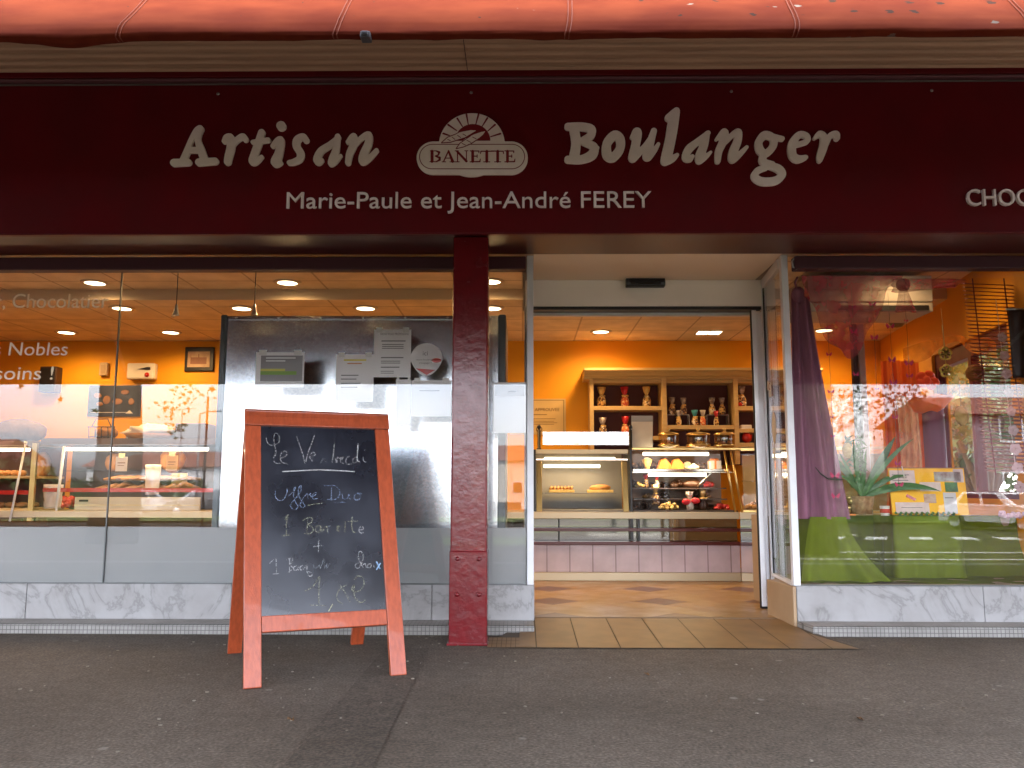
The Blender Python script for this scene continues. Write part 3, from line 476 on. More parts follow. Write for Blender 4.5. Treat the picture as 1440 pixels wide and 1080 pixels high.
# ------------------------------------------------------------------ shop sign (fascia)
sg = thing('shop_sign', 'long maroon shop fascia sign lettered Artisan Boulanger in cream', 'sign', (0,-.31,2.51))
MB().box(-7, 7, -.325, -.265, 2.512, 3.50).build('sign_panel', m_maroon, sg, bevel=.006)
bx('top_rail', mat('rail_paint', (.13,.05,.055), .4, spec=.4), sg, -7, 7, -.362, -.325, 3.512, 3.530, .006, )
bx('cap', m_maroon, sg, -7, 7, -.36, -.27, 3.5355, 3.60, .006)
bx('under_panel', mat('maroon_gloss', (.075,.009,.008), .35, col2=(.065,.008,.007), nscale=2), sg, -7, 7, -.262, .16, 2.515, 2.55)
bx('bottom_lip', m_maroon, sg, -7, 7, -.332, -.30, 2.504, 2.514, .003)
m_screw = mat('screw_metal', (.25,.22,.2), .35, .8)
for x in (-1.96,-.33,1.33,2.6): MB().lathe([(0,-.004),(.009,-.003),(.011,.004)], (x,-.327,3.44), 10, 'y').build('fixing_screw', m_screw, sg)
sdf_mesh(curved(ARTISAN), -.350, .025, .0045).build('artisan_lettering', m_letter, sg)
sdf_mesh(curved(BOULANGER), -.350, .025, .0045).build('boulanger_lettering', m_letter, sg)
text('name_lettering', 'Marie-Paule et Jean-Andr\u00e9 FEREY', -1.488, .806, 2.672, .106, -.331, m_letter2, sg, .012, bold=.0)
text('trade_lettering', 'CHOCOLATIER', 2.765, 3.70, 2.676, .104, -.338, m_letter2, sg, .022, bold=.0)
eb = sdf_mesh(EM_PILL+EM_SUN, -.352, .027, .006).build('emblem', m_letter, sg)
zc = EM_RSUN[0][0][1]
sdf_mesh(EM_RSUN, -.3526, .002, .003, clip=zc).build('emblem_sun', m_red_ink, eb)
rays = sdf_mesh(EM_RAYS, -.3526, .002, .0022); rays.build('emblem_rays', m_red_ink, eb)
bl = [(p[0],p[1],p[2]) for p in EM_INSET[0]]
ra = sdf_mesh([[(a[0],a[1],a[2]*1.02) for a in bl]], -.3524, .002, .004); ra.build('emblem_border', m_red_ink, eb)
sdf_mesh([[(a[0],a[1],a[2]*.955) for a in bl]], -.3529, .002, .004).build('emblem_plate', m_letter, eb)
sdf_mesh(EM_EARS, -.3534, .002, .0022).build('emblem_bread', m_letter, eb)
sdf_mesh(EM_EARLINE, -.3539, .002, .0014).build('emblem_bread_outline', m_red_ink, eb)
sdf_mesh(EM_TEXT, -.3536, .002, .0016).build('emblem_lettering', m_red_ink, eb)

# ------------------------------------------------------------------ awning over the sign
def awning_mat():
    m = mat('awning_fabric', (.23,.044,.015), .9, col2=(.165,.027,.010), nscale=2.2, bump=.10, bscale=7, stretch=(1,2,2), spec=.1)
    t = m.node_tree; b = t.nodes['Principled BSDF']; src = b.inputs['Base Color'].links[0].from_socket
    c = t.nodes.new('ShaderNodeTexCoord')
    v = t.nodes.new('ShaderNodeTexVoronoi'); v.inputs['Scale'].default_value = 9; v.inputs['Randomness'].default_value = 1
    nz = t.nodes.new('ShaderNodeTexNoise'); nz.inputs['Scale'].default_value = 30; nz.inputs['Detail'].default_value = 3
    ad = t.nodes.new('ShaderNodeMix'); ad.data_type = 'VECTOR'; ad.inputs[0].default_value = .06; t.links.new(c.outputs['Object'], ad.inputs[4]); t.links.new(nz.outputs[1], ad.inputs[5]); t.links.new(ad.outputs[1], v.inputs['Vector'])
    sp = t.nodes.new('ShaderNodeSeparateXYZ'); t.links.new(c.outputs['Object'], sp.inputs[0])
    mr = t.nodes.new('ShaderNodeMapRange'); mr.inputs['From Min'].default_value = -1.; mr.inputs['From Max'].default_value = 3.2; mr.inputs['To Min'].default_value = .05; mr.inputs['To Max'].default_value = .25; t.links.new(sp.outputs[0], mr.inputs[0])
    lt = t.nodes.new('ShaderNodeMath'); lt.operation = 'LESS_THAN'; t.links.new(v.outputs['Distance'], lt.inputs[0]); t.links.new(mr.outputs[0], lt.inputs[1])
    gt = t.nodes.new('ShaderNodeMath'); gt.operation = 'GREATER_THAN'; gt.inputs[1].default_value = .45; t.links.new(v.outputs['Color'], gt.inputs[0])
    mu = t.nodes.new('ShaderNodeMath'); mu.operation = 'MULTIPLY'; t.links.new(lt.outputs[0], mu.inputs[0]); t.links.new(gt.outputs[0], mu.inputs[1])
    cr = t.nodes.new('ShaderNodeValToRGB'); cr.color_ramp.interpolation = 'CONSTANT'; cr.color_ramp.elements[0].color = (.26,.22,.17,1); cr.color_ramp.elements[1].position = .62; cr.color_ramp.elements[1].color = (.06,.03,.02,1)
    sp2 = t.nodes.new('ShaderNodeSeparateColor'); t.links.new(v.outputs['Color'], sp2.inputs[0]); t.links.new(sp2.outputs[1], cr.inputs[0])
    x = t.nodes.new('ShaderNodeMix'); x.data_type = 'RGBA'; t.links.new(mu.outputs[0], x.inputs[0]); t.links.new(src, x.inputs[6]); t.links.new(cr.outputs[0], x.inputs[7])
    zr = t.nodes.new('ShaderNodeMapRange'); zr.inputs['From Min'].default_value = .0; zr.inputs['From Max'].default_value = .11; zr.inputs['To Min'].default_value = .85; zr.inputs['To Max'].default_value = 0; t.links.new(sp.outputs[2], zr.inputs[0])  # lower lip darkened towards the edge, shade put into the fabric colour
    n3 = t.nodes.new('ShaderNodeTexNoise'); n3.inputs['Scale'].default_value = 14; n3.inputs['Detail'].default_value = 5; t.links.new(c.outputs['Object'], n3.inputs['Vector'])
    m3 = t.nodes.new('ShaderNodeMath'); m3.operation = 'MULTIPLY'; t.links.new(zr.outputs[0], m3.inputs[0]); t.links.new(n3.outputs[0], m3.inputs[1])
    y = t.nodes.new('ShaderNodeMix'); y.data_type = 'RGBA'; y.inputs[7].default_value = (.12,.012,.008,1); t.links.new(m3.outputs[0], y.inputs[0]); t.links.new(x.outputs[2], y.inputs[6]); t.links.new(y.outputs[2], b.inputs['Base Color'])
    return m
aw = thing('awning', 'faded red fabric awning above the sign, with dirt and droppings at its right', 'awning', (0,-.76,3.57))
prof = [(-.70,3.577),(-.745,3.570),(-.772,3.578),(-.776,3.596),(-.766,3.63),(-.745,3.675),(-.695,3.745),(-.60,3.865),(-.50,3.995),(-.38,4.14),(-.27,4.27)]
def awf(u, v):
    x = -7+14*u; k = v*(len(prof)-1); i = min(int(k), len(prof)-2); t = k-i
    y = prof[i][0]*(1-t)+prof[i+1][0]*t; z = prof[i][1]*(1-t)+prof[i+1][1]*t
    low = max(0, 1-k/4)
    sag = .030*math.exp(-((x+2.72)/.2)**2)
    z -= sag*low + .006*low*(mnoise.noise(Vector((x*2.2,0,0)))+.6*mnoise.noise(Vector((x*7,3,0))))
    y += .010*mnoise.noise(Vector((x*1.6, k*.35, 5))) - .012*low*mnoise.noise(Vector((x*5, 9, k)))
    return (x, y, z)
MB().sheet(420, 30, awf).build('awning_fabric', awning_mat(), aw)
m_thread = mat('awning_thread', (.27,.07,.035), .8)
for x in (-5.4,-3.85,-2.40,-1.11,.26,1.60,2.95,4.3):
    se = MB()
    for dx in (-.012, .012):
        pts = [awf((x+dx+.06*(k/3-2)/10*(0 if k<6 else 1)+7)/14, k/30) for k in range(2, 31)]
        se.tube([(p[0], p[1]-.004, p[2]) for p in pts], .0035, 5)
    se.build('awning_seam', m_thread, aw)
#
for k in range(5):     # five pressed metal strips with open joints between them
    y0 = -.735+.088*k; MB().prism_x([(y0,3.600),(y0+.004,3.582),(y0+.016,3.572),(y0+.050,3.572),(y0+.062,3.582),(y0+.066,3.600)][::-1], -7, 7).build('soffit_strip', m_soffit, aw)
bx('soffit_backing', m_black, aw, -7, 7, -.70, -.30, 3.612, 3.63)
sj = MB().box(-.355,-.351,-.725,-.31,3.5695,3.5725).build('soffit_joint', m_maroon_dk, aw)
ck = MB().box(-.955,-.895,-.805,-.735,3.545,3.585).box(-.945,-.905,-.822,-.805,3.552,3.578); ck.build('clip', mat('grey_clip', (.13,.13,.14), .4, .3), aw, bevel=.006)

# ------------------------------------------------------------------ steel post
po = thing('steel_post', 'dark red painted steel post with a bolted lower sleeve before the window', 'post', (-.327,-.19,0))
bx('shaft', m_post, po, -.438,-.216,-.284,-.10,.02,2.503,.012)
bx('base_sleeve', m_post, po, -.4415,-.2125,-.2895,-.096,0,.553,.008)
bx('base_plate', m_post, po, -.452,-.205,-.298,-.09,0,.014,.004)
for x in (-.392,-.262):
    for z in (.505,.296):
        MB().lathe([(0,-.014),(.011,-.013),(.014,-.006),(.014,0),(.021,.001),(.021,.004)], (x,-.289,z), 12, 'y').build('bolt', m_post, po)

# ------------------------------------------------------------------ plinths
def plinth(label, x0, x1, joints, left):
    t = thing('stone_plinth', label, 'plinth', ((x0+x1)/2,.25,0))
    m = MB(); xs = [x0]+joints+[x1]
    for a, b in zip(xs[:-1], xs[1:]): m.box(a+.0015, b-.0015, .25, .40, .063, .292)
    m.build('marble_slab', m_marble, t, bevel=.004)
    bx('backing', mat('mortar', (.2,.19,.18), .9), t, x0+.01, x1-.01, .262, .39, 0, .285)
    s = MB()
    if left: s.prism_z([(x0,.05),(x1-.005,.05),(x1-.005,.41),(x0,.41)], 0, .06)
    else: s.prism_z([(x0+.03,.05),(x1,.05),(x1,.41),(x0-.0,.41),(x0-.0,.25)], 0, .063)
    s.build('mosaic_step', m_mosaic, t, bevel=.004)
    c = MB()
    if left: c.add([(x0,.056,.0632),(x1-.01,.056,.0632),(x1-.01,.249,.0632),(x0,.249,.0632)], [(0,1,2,3)])
    else: c.add([(x0+.036,.056,.0662),(x1,.056,.0662),(x1,.249,.0662),(x0+.008,.249,.0662)], [(0,1,2,3)])
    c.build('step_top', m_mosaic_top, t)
    return t
plinth('low grey marble plinth on a mosaic step, left of the doorway behind the post', -6.2, .078, [-4.6,-3.3,-1.93,-.6], True)
pr = plinth('low grey marble plinth on a mosaic step, right of the doorway', 1.80, 3.64, [3.02], False)
MB().prism_z([(1.80,.405),(1.80,.255),(1.778,.255),(1.735,.70),(1.86,.70),(1.86,.405)], .03, .288).build('return_block', mat('tan_tile', (.34,.23,.135), .5, col2=(.30,.20,.115), nscale=7), pr, bevel=.004)

# ------------------------------------------------------------------ shop windows
m_dk_edge = mat('glass_edge', (.10,.11,.11), .3)
def window(name, label, x0, x1, panes, frames, blind):
    t = thing(name, label, 'shop window', ((x0+x1)/2,.27,.292))
    for a, b in panes: bx('glass_pane', m_glass, t, a+.003, b-.003, .266, .274, .294, 2.53)
    for a, b in zip(panes[:-1], panes[1:]): bx('joint_strip', m_dk_edge, t, a[1]-.0035, a[1]+.0035, .262, .278, .294, 2.53)
    bx('sill_strip', m_dk_edge, t, x0, x1, .258, .282, .2925, .299)
    bx('head_frame', m_cream, t, x0, x1, .19, .30, 2.531, 2.56)
    for a, b in frames: bx('upright_frame', m_alu, t, a, b, .245, .295, .2935, 2.53, .004)
    b0 = bx('blind_box', m_maroon_dk, t, blind[0], blind[1], .165, .255, 2.412, 2.503, .008)
    return t
wl = window('shop_window', 'wide plate glass window left of the doorway, frosted along its foot', -6.2, .075, [(-6.2,-4.5),(-4.5,-2.803),(-2.803,.026)], [(.028,.073)], (-6.2,.022))
for a, b in ((-6.2,-4.504),(-4.496,-2.807),(-2.799,.024)): bx('frosted_film', m_frost, wl, a, b, .2765, .2785, .298, .662)
m_wtext = mat('vinyl_text', (.95,.84,.68), .7, spec=.1)
text('window_lettering', 'r, Chocolatier', -3.68, -2.885, 2.168, .10, .2645, m_wtext, wl, .0012)
text('window_lettering', 's Nobles', -3.66, -3.148, 1.833, .092, .2645, m_wtext, wl, .0012, .05)
text('window_lettering', 'soins !', -3.64, -3.235, 1.664, .092, .2645, m_wtext, wl, .0012, .05)
wr = window('shop_window', 'wide plate glass window right of the doorway, dressed with curtains and a green cloth', 1.785, 3.63, [(1.83,3.58)], [(1.783,1.830),(3.58,3.63)], (1.855,3.60))
MB().tube([(1.875,.19,2.415),(1.848,.19,2.43),(1.842,.19,2.47),(1.86,.19,2.495),(1.878,.19,2.49)], .006, 6).build('blind_hook', m_alu_gr, wr)

# ------------------------------------------------------------------ entrance portal
en = thing('entrance_portal', 'recessed automatic doorway with a white header over open sliding doors', 'doorway', (.93,.93,.04))
bx('portal_ceiling', mat('portal_cream', (.80,.68,.55), .5), en, .078, 1.80, .161, .96, 2.532, 2.58)
bx('header', mat('header_white', (.85,.80,.74), .45, col2=(.81,.76,.70), nscale=3), en, .02, 1.95, .935, 1.10, 2.325, 2.531, .004)
bx('track', m_black, en, .05, 1.84, .945, 1.06, 2.300, 2.3245)
bx('head_jamb', m_alu, en, .05, 1.84, 1.064, 1.12, 2.278, 2.3245, .003)
bx('over_panel', m_cream, en, .0, 2.0, 1.101, 1.16, 2.3255, 2.76)
for x in (.010,): bx('left_jamb', m_alu, en, .012, .045, .93, 1.0, .046, 2.324, .003)
sp_l = MB().box(.030,.066,.30,.345,.293,2.53).box(.030,.066,.885,.93,.05,2.53).build('left_side_frame', m_alu, en, bevel=.003)
bx('left_side_glass', m_glass2, en, .046,.052,.345,.885,.06,2.53)
Mr = Matrix.Translation((1.80,.30,0)) @ Matrix.Rotation(R(-5.5),4,'Z')
MB().box(-.018,.018,.63,.675,.05,2.53,Mr).box(-.018,.018,.04,.63,2.46,2.53,Mr).box(-.018,.018,.0,.63,.289,.31,Mr).build('right_side_frame', m_alu, en, bevel=.003)
rg = MB().box(-.004,.004,.0,.63,.31,2.46,Mr).build('right_side_glass', m_glass2, en)
MB().box(-.010,-.0045,.612,.63,.31,2.46,Mr).build('rubber_seal', m_rubber, en)
sk = MB()
for y, z, w_, h_ in ((.47,1.66,.045,.11),(.54,1.70,.04,.07)): sk.box(-.0062,-.0048,y,y+w_*1.6,z-h_/2,z+h_/2,Mr)
sk.build('door_sticker', mat('sticker_white', (.6,.55,.5), .6), rg)
sk = MB(); sk.lathe([(0,0),(.07,.0),(.07,.001)], (0,0,0), 24, 'x'); 
q = MB().add([tuple(Mr @ Vector((v[0]-.006, v[1]+.42, v[2]*1.7+1.37))) for v in sk.v], sk.f); q.build('oval_sticker', mat('sticker_cream', (.55,.47,.38), .6), rg)
MB().box(-.0062,-.0048,.40,.47,1.13,1.22,Mr).build('paper_sticker', mat('sticker_paper', (.62,.58,.55), .6), rg)
MB().lathe([(.018,0),(.026,0),(.026,.001),(.018,.001)], tuple(Mr @ Vector((-.0072,.51,1.685))), 20, 'x').build('sign_ring', m_red_ink, rg)
m_stile = mat('bright_aluminium', (.86,.86,.90), .25, metal=.15)
dl = thing('sliding_door', 'stacked sliding glass door leaves parked open at the right of the doorway', 'door', (1.83,1.0,.046))
for k, (xa, ya) in enumerate(((1.772,.965),(1.812,1.005),(1.85,1.04))):
    bx('stile', m_stile, dl, xa, xa+.036, ya, ya+.034, .062, 2.30, .004)
    bx('leaf_glass', m_glass2, dl, xa+.036, 2.68, ya+.013, ya+.019, .10, 2.27)
    bx('leaf_rail', m_alu, dl, xa+.036, 2.70, ya+.002, ya+.030, .062, .10)
bx('brush_seal', m_rubber, dl, 1.764, 1.7715, .970, .995, .05, 2.30)
bx('guide_shoe', m_rubber, dl, 1.775, 1.86, .97, 1.03, .046, .0615)
sn = thing('motion_sensor', 'black door sensor bar fixed over the doorway', 'sensor', (.945,.93,2.5))
MB().prism_x([(.935,2.545),(.885,2.535),(.868,2.50),(.875,2.472),(.935,2.468)], .795, 1.095).build('sensor_housing', m_black, sn, bevel=.006)
bx('sensor_lens', mat('lens_black', (.004,.004,.006), .1), sn, .83, 1.06, .866, .872, 2.482, 2.497)

# ------------------------------------------------------------------ chalkboard
CA = R(24); HG = Vector((-1.114,-.808,1.35))
cb = thing('chalkboard_sign', 'red wooden A-frame chalkboard with handwritten French offers on the pavement', 'chalkboard', (HG.x,HG.y,0))
Xb = Vector((math.cos(CA), math.sin(CA), 0)); Nb = Vector((math.sin(CA), -math.cos(CA), 0))
def plane(sign):
    d = (Nb*.48*sign + Vector((0,0,-1.35))).normalized(); n = Xb.cross(d)
    if n.dot(Nb*sign) < 0: n = -n
    return Matrix(((Xb.x,d.x,n.x,HG.x),(Xb.y,d.y,n.y,HG.y),(Xb.z,d.z,n.z,HG.z),(0,0,0,1)))
FM = plane(1); RM = plane(-1); LG = 1.4328
def fbox(mb, u0,u1,t0,t1,n0,n1,M): return mb.box(u0,u1,t0,t1,n0,n1,M)
BV = .004
bx('top_rail', m_wood, cb, -.402,.381,.006,.100,-.034,.004, BV, FM)
bx('front_leg', m_wood, cb, -.400,-.319,.102,LG-.006,-.034,.0, BV, FM)
bx('front_leg', m_wood, cb, .297,.377,.102,LG-.006,-.034,.0, BV, FM)
bx('bottom_rail', m_wood, cb, -.3175,.2955,1.100,1.178,-.030,-.002, BV, FM)
bd = bx('blackboard', m_slate, cb, -.3185,.2965,.101,1.0995,-.024,-.012, 0, FM)
bx('top_rail', m_wood, cb, -.398,.377,.006,.100,-.034,.0, BV, RM)
bx('rear_leg', m_wood, cb, -.398,-.322,.102,LG-.006,-.034,.0, BV, RM)
bx('rear_leg', m_wood, cb, .300,.375,.102,LG-.006,-.034,.0, BV, RM)
bx('bottom_rail', m_wood, cb, -.3205,.2985,1.09,1.168,-.030,-.002, BV, RM)
bx('rear_board', m_slate, cb, -.321,.299,.101,1.0895,-.024,-.012, 0, RM)
def chalk(name, col, op):
    m = sheer(name, col, op); t = m.node_tree
    for n in t.nodes:
        if n.type == 'TEX_NOISE': n.inputs['Scale'].default_value = 110
    return m
CM = {'w': ('white_chalk', (.60,.60,.60), .44, .0044), 'W': ('bold_white_chalk', (.75,.75,.75), .7, .0056), 'b': ('blue_chalk', (.28,.35,.50), .50, .0044), 'B': ('bold_blue_chalk', (.45,.66,.95), .85, .006), 'y': ('yellow_chalk', (.46,.46,.33), .44, .0044), 'Y': ('bold_yellow_chalk', (.62,.6,.4), .6, .005), 'f': ('faint_chalk', (.40,.43,.47), .3, .004)}
byc = {}
for k, (c, st) in enumerate(CHALK): byc.setdefault(c, []).append((k, st))
for c, lst in byc.items():
    mb = MB(); nm, colr, op, wd = CM[c]
    for k, st in lst:
        pts = [Vector(p) for p in st]
        if len(pts) > 2:      # smooth the hand
            q = []
            for i in range(len(pts)-1):
                p0, p1, p2, p3 = pts[max(i-1,0)], pts[i], pts[i+1], pts[min(i+2,len(pts)-1)]
                for s_ in range(6):
                    t = s_/6; q.append(.5*((2*p1)+(p2-p0)*t+(2*p0-5*p1+4*p2-p3)*t*t+(3*p1-p0-3*p2+p3)*t**3))
            pts = q+[pts[-1]]
        vs = []; zz = -.0116 + .00008*k
        for i, p in enumerate(pts):
            d = pts[min(i+1,len(pts)-1)] - pts[max(i-1,0)]; d = d.normalized() if d.length > 0 else Vector((1,0)); nrm = Vector((-d.y, d.x))*wd*.5*(.8+.4*rnd.random())
            for s_ in (1,-1): q2 = FM @ Vector((p.x+nrm.x*s_, p.y+nrm.y*s_, zz)); vs.append(tuple(q2))
        mb.add(vs, [(2*i,2*i+1,2*i+3,2*i+2) for i in range(len(pts)-1)])
    mb.build('chalk_writing', chalk(nm, colr, op), bd)
# ------------------------------------------------------------------ ceiling lights
LAMP_W = 1.0
m_lamp = emit('lamp_glow', (1.0,.80,.46), .55); m_ring = mat('lamp_ring', (.55,.45,.35), .4)
def downlight(loc, label, power=1.):
    t = thing('ceiling_light', label, 'ceiling light', loc, group='round recessed ceiling lights')
    MB().lathe([(.086,-.010),(.115,-.010),(.122,-.003),(.122,.0),(.086,.0)], (0,0,0), 28).build('ring', m_ring, t, local=True)
    MB().lathe([(0,-.002),(.06,-.002),(.088,-.006)], (0,0,0), 28).build('diffuser', m_lamp, t, local=True)
    l = bpy.data.lights.new('lamp', 'SPOT'); l.energy = LAMP_W*power*4; l.shadow_soft_size = .08; l.color = (1,.60,.24); l.spot_size = R(168); l.spot_blend = .6
    lo = bpy.data.objects.new('lamp', l); COL.objects.link(lo); lo.parent = t; lo.location = (0,0,-.03)
    return t
for x, y, z, lb in ((-3.83,1.845,2.749,'round ceiling light near the window, upper one over the word Chocolatier'), (-2.10,1.845,2.749,'round ceiling light near the window, between the two hanging spots and the steel cabinet'),
    (-.284,1.82,2.749,'round ceiling light just right of the steel post, upper of two'), (-3.87,2.445,2.649,'round ceiling light at the end of the word Chocolatier, beside the glass joint'),
    (-5.09,3.68,2.649,'small distant ceiling light above the word Nobles'), (-3.92,3.68,2.649,'distant ceiling light above the small framed picture'),
    (-2.71,2.45,2.649,'round ceiling light half hidden by the right hanging spot'), (-1.514,2.455,2.649,'round ceiling light straight above the papers on the window'),
    (-.295,2.46,2.649,'round ceiling light just right of the steel post, lower of two'), (.862,3.66,2.649,'round ceiling light seen through the doorway, left of the square one'),
    (3.29,3.59,2.649,'ceiling light beside the lilac curtain'), (3.1,1.20,2.749,'ceiling light at the top of the right window behind the pink tulle')):
    downlight((x,y,z), lb, .30 if y < 1.5 else .8 if x < -3.5 else 1.)
downlight((-5.6,2.45,2.649), 'ceiling light over the bread counter at the far left')
t = thing('square_ceiling_light', 'small square ceiling light with two bars, seen through the doorway', 'ceiling light', (2.06,3.70,2.649))
MB().box(-.14,.14,-.10,.10,-.008,0).build('frame', m_ring, t, local=True)
for s in (-1,1): MB().box(.01*s if s>0 else -.125,.125 if s>0 else -.01,-.08,.08,-.012,-.0085).build('diffuser', m_lamp, t, local=True)
for px, lb in ((-2.938,'small grey spot lamp hanging on a wire, left of the pair'), (-2.272,'small grey spot lamp hanging on a wire, nearer the steel cabinet')):
    t = thing('hanging_spot', lb, 'pendant lamp', (px,1.5,2.40), group='hanging spot lamps')
    MB().tube([(0,0,.06),(0,0,.35)], .004, 6).build('wire', m_black, t, local=True)
    MB().lathe([(0,.1),(.016,.1),(.022,.06),(.03,.02),(.045,-.03),(.05,-.035),(.03,-.03),(0,-.02)], (0,0,0), 14).build('lamp_head', mat('spot_grey', (.3,.31,.33), .4, .3), t, local=True).scale = (.6,.6,.7)
    MB().tube([(-.05,0,-.03),(-.06,0,-.05),(-.03,.02,-.055)], .005, 6).build('clip', m_alu_gr, t, local=True).scale = (.6,.6,.7)

# ------------------------------------------------------------------ bakery counter
m_cream_metal = mat('cream_metal', (.50,.42,.28), .35, .2)
m_pink = tiles('pink_wall_tile', (.54,.43,.45), (.51,.40,.42), (.26,.19,.19), .222, .6, .02, .35)
m_dkred = mat('dark_red_rail', (.075,.014,.014), .28)
m_mirror = mat('dark_mirror', (.30,.29,.27), .04, 1.0)
m_gold = mat('gold_metal', (.60,.42,.16), .28, .9)
co = thing('bakery_counter', 'long bakery counter faced with pink tiles and dark red rails', 'counter', (.9,2.82,.045))
def counter(x0, x1, M=None, end=False):
    a = lambda n, m, y0, z0, z1, y1=3.6: MB().box(x0,x1,y0,y1,z0,z1,M).build(n, m, co, bevel=.004)
    a('skirting', m_cream_metal, 2.815, .046, .126); a('tile_panel', m_pink, 2.822, .1275, .386); a('ledge', m_dkred, 2.79, .387, .42)
    a('mirror_panel', m_mirror, 2.90, .4215, .515); a('lower_rail', m_dkred, 2.80, .516, .548); a('mirror_panel', m_mirror, 2.90, .5495, .636)
    a('base_board', m_cream_metal, 2.815, .637, .702)
counter(-6.5, 2.10)
ME = Matrix.Translation((2.105,2.82,0)) @ Matrix.Rotation(R(-16),4,'Z') @ Matrix.Translation((0,-2.82,0))
counter(0, 1.75, ME)
for a_, b_ in ((.35,.36),(1.045,1.075),(1.12,1.14)): bx('stay', m_black, co, a_,b_,2.83,2.899,.425,.635)
# ------------------------------------------------------------------ display cases
m_tube = emit('tube_glow', (1.0,.86,.56), .62)
m_caseback = mat('case_grey', (.20,.19,.16), .45, col2=(.17,.16,.14), nscale=3)
m_dkshelf = mat('dark_shelf', (.05,.035,.03), .4)
m_chrome = mat('chrome', (.6,.56,.48), .12, 1.)
def tube_light(parent, x0, x1, y, z, power):
    MB().tube([(x0,y,z),(x1,y,z)], .016, 8).build('light_tube', m_tube, parent)
    l = bpy.data.lights.new('tube_lamp', 'AREA'); l.shape = 'RECTANGLE'; l.size = x1-x0; l.size_y = .04; l.energy = power; l.color = (1,.72,.40)
    lo = bpy.data.objects.new('tube_lamp', l); COL.objects.link(lo); lo.parent = parent; q = parent.location; lo.location = ((x0+x1)/2-q[0], y-q[1], z-.03-q[2])
# case A: sloped glass front, grey inside
ca = thing('display_case', 'glass display case with grey interior and gold frame, nearly empty', 'display case', (.60,2.85,.703))
bx('case_back', m_caseback, ca, .13,1.05,3.50,3.53,.704,1.30); bx('case_floor', m_caseback, ca, .13,1.05,2.86,3.50,.704,.72)
f = MB()
for x in (.135,.985): f.prism_x([(2.85,.704),(2.895,.704),(3.0,1.20),(2.955,1.20)], x, x+.055)
f.build('gold_frame', m_gold, ca, bevel=.004)
bx('top_frame', m_chrome, ca, .13,1.05,2.93,2.97,1.205,1.225,.004); bx('top_glass', m_glass2, ca, .13,1.05,2.935,3.50,1.262,1.27); bx('top_edge', m_cream_metal, ca, .13,1.05,2.925,2.945,1.272,1.315,.003)
MB().prism_x([(2.872,.72),(2.878,.72),(2.975,1.20),(2.969,1.20)], .19,.985).build('front_glass', m_glass2, ca)
bx('side_frame', m_black, ca, 1.055,1.075,2.85,3.4,.704,1.31); bx('side_frame', m_black, ca, .105,.128,2.85,3.4,.704,1.31)
bx('wire_shelf', mat('smoked_shelf', (.13,.12,.10), .3), ca, .22,.95,3.15,3.45,.875,.885)
tube_light(ca, .22, .93, 3.05, 1.225, 0.26); tube_light(ca, .22, .80, 3.30, 1.16, 0.17)
# glass guard on posts above case A
gg = thing('glass_guard', 'clear glass guard panel held by two black posts on the counter top', 'glass guard', (.62,2.95,1.316))
bx('guard_glass', glass('guard_glass', .10), gg, .20,1.06,2.947,2.953,1.36,1.492)
for x in (.163,1.078):
    MB().lathe([(.024,1.316),(.024,1.325),(.016,1.33),(.016,1.51),(.010,1.515),(.018,1.53),(.02,1.545),(.012,1.56),(0,1.562)], (x,2.95,0), 14).build('guard_post', m_black, gg)
# case B with pastries
cB = thing('display_case', 'lit glass display case packed with cakes and chocolates, on the doorway side', 'display case', (1.58,2.85,.703))
bx('case_back', mat('case_brown', (.16,.09,.05), .4), cB, 1.085,2.10,3.52,3.55,.704,1.30); bx('case_floor', m_dkshelf, cB, 1.085,2.10,2.86,3.52,.704,.718)
for z in (1.118,.937,.83): bx('shelf', m_glass2 if z > 1.2 else m_dkshelf, cB, 1.10,2.03,2.97+(z-.7)*.12,3.50,z-.012,z)
bx('front_glass', m_glass2, cB, 1.085,2.0,2.865,2.871,.72,1.27); bx('shelf_edge', m_chrome, cB, 1.09,2.04,2.90,2.925,1.098,1.122,.003); bx('lamp_rail', m_chrome, cB, 1.085,2.1,2.90,2.93,1.085,1.095)
bx('top_glass', m_glass2, cB, 1.08,2.45,2.88,3.45,1.300,1.308); bx('top_edge', m_gold, cB, 1.08,2.5,2.86,2.885,1.309,1.33,.003)
for x in (1.985,2.05): MB().tube([(x+.0,2.86,1.30),(x+.09,2.85,.704)], .0105, 8).build('gold_rod', m_gold, cB)
tube_light(cB, 1.20, 1.85, 2.95, 1.272, 0.35); tube_light(cB, 1.25, 1.82, 2.955, 1.066, 0.26)
m_shb0 = mat('case_brown_side', (.30,.17,.05), .5)
# case C, turned
cC = thing('display_case', 'angled glass case with small pastries, partly hidden behind the sliding door leaves', 'display case', (2.6,2.75,.703))
for n, m_, y0, y1, z0, z1 in (('case_back',m_shb0,3.4,3.43,.704,1.28),('case_floor',m_gold,2.9,3.4,.704,.72),('shelf',m_glass2,2.95,3.38,1.0,1.008),('front_glass',m_glass2,2.86,2.866,.72,1.27),('top_edge',m_gold,2.85,2.87,1.30,1.325)):
    MB().box(.03,1.6,y0,y1,z0,z1,ME).build(n, m_, cC)
tube_light(cC, 2.3, 2.75, 2.80, 1.25, 0.26)

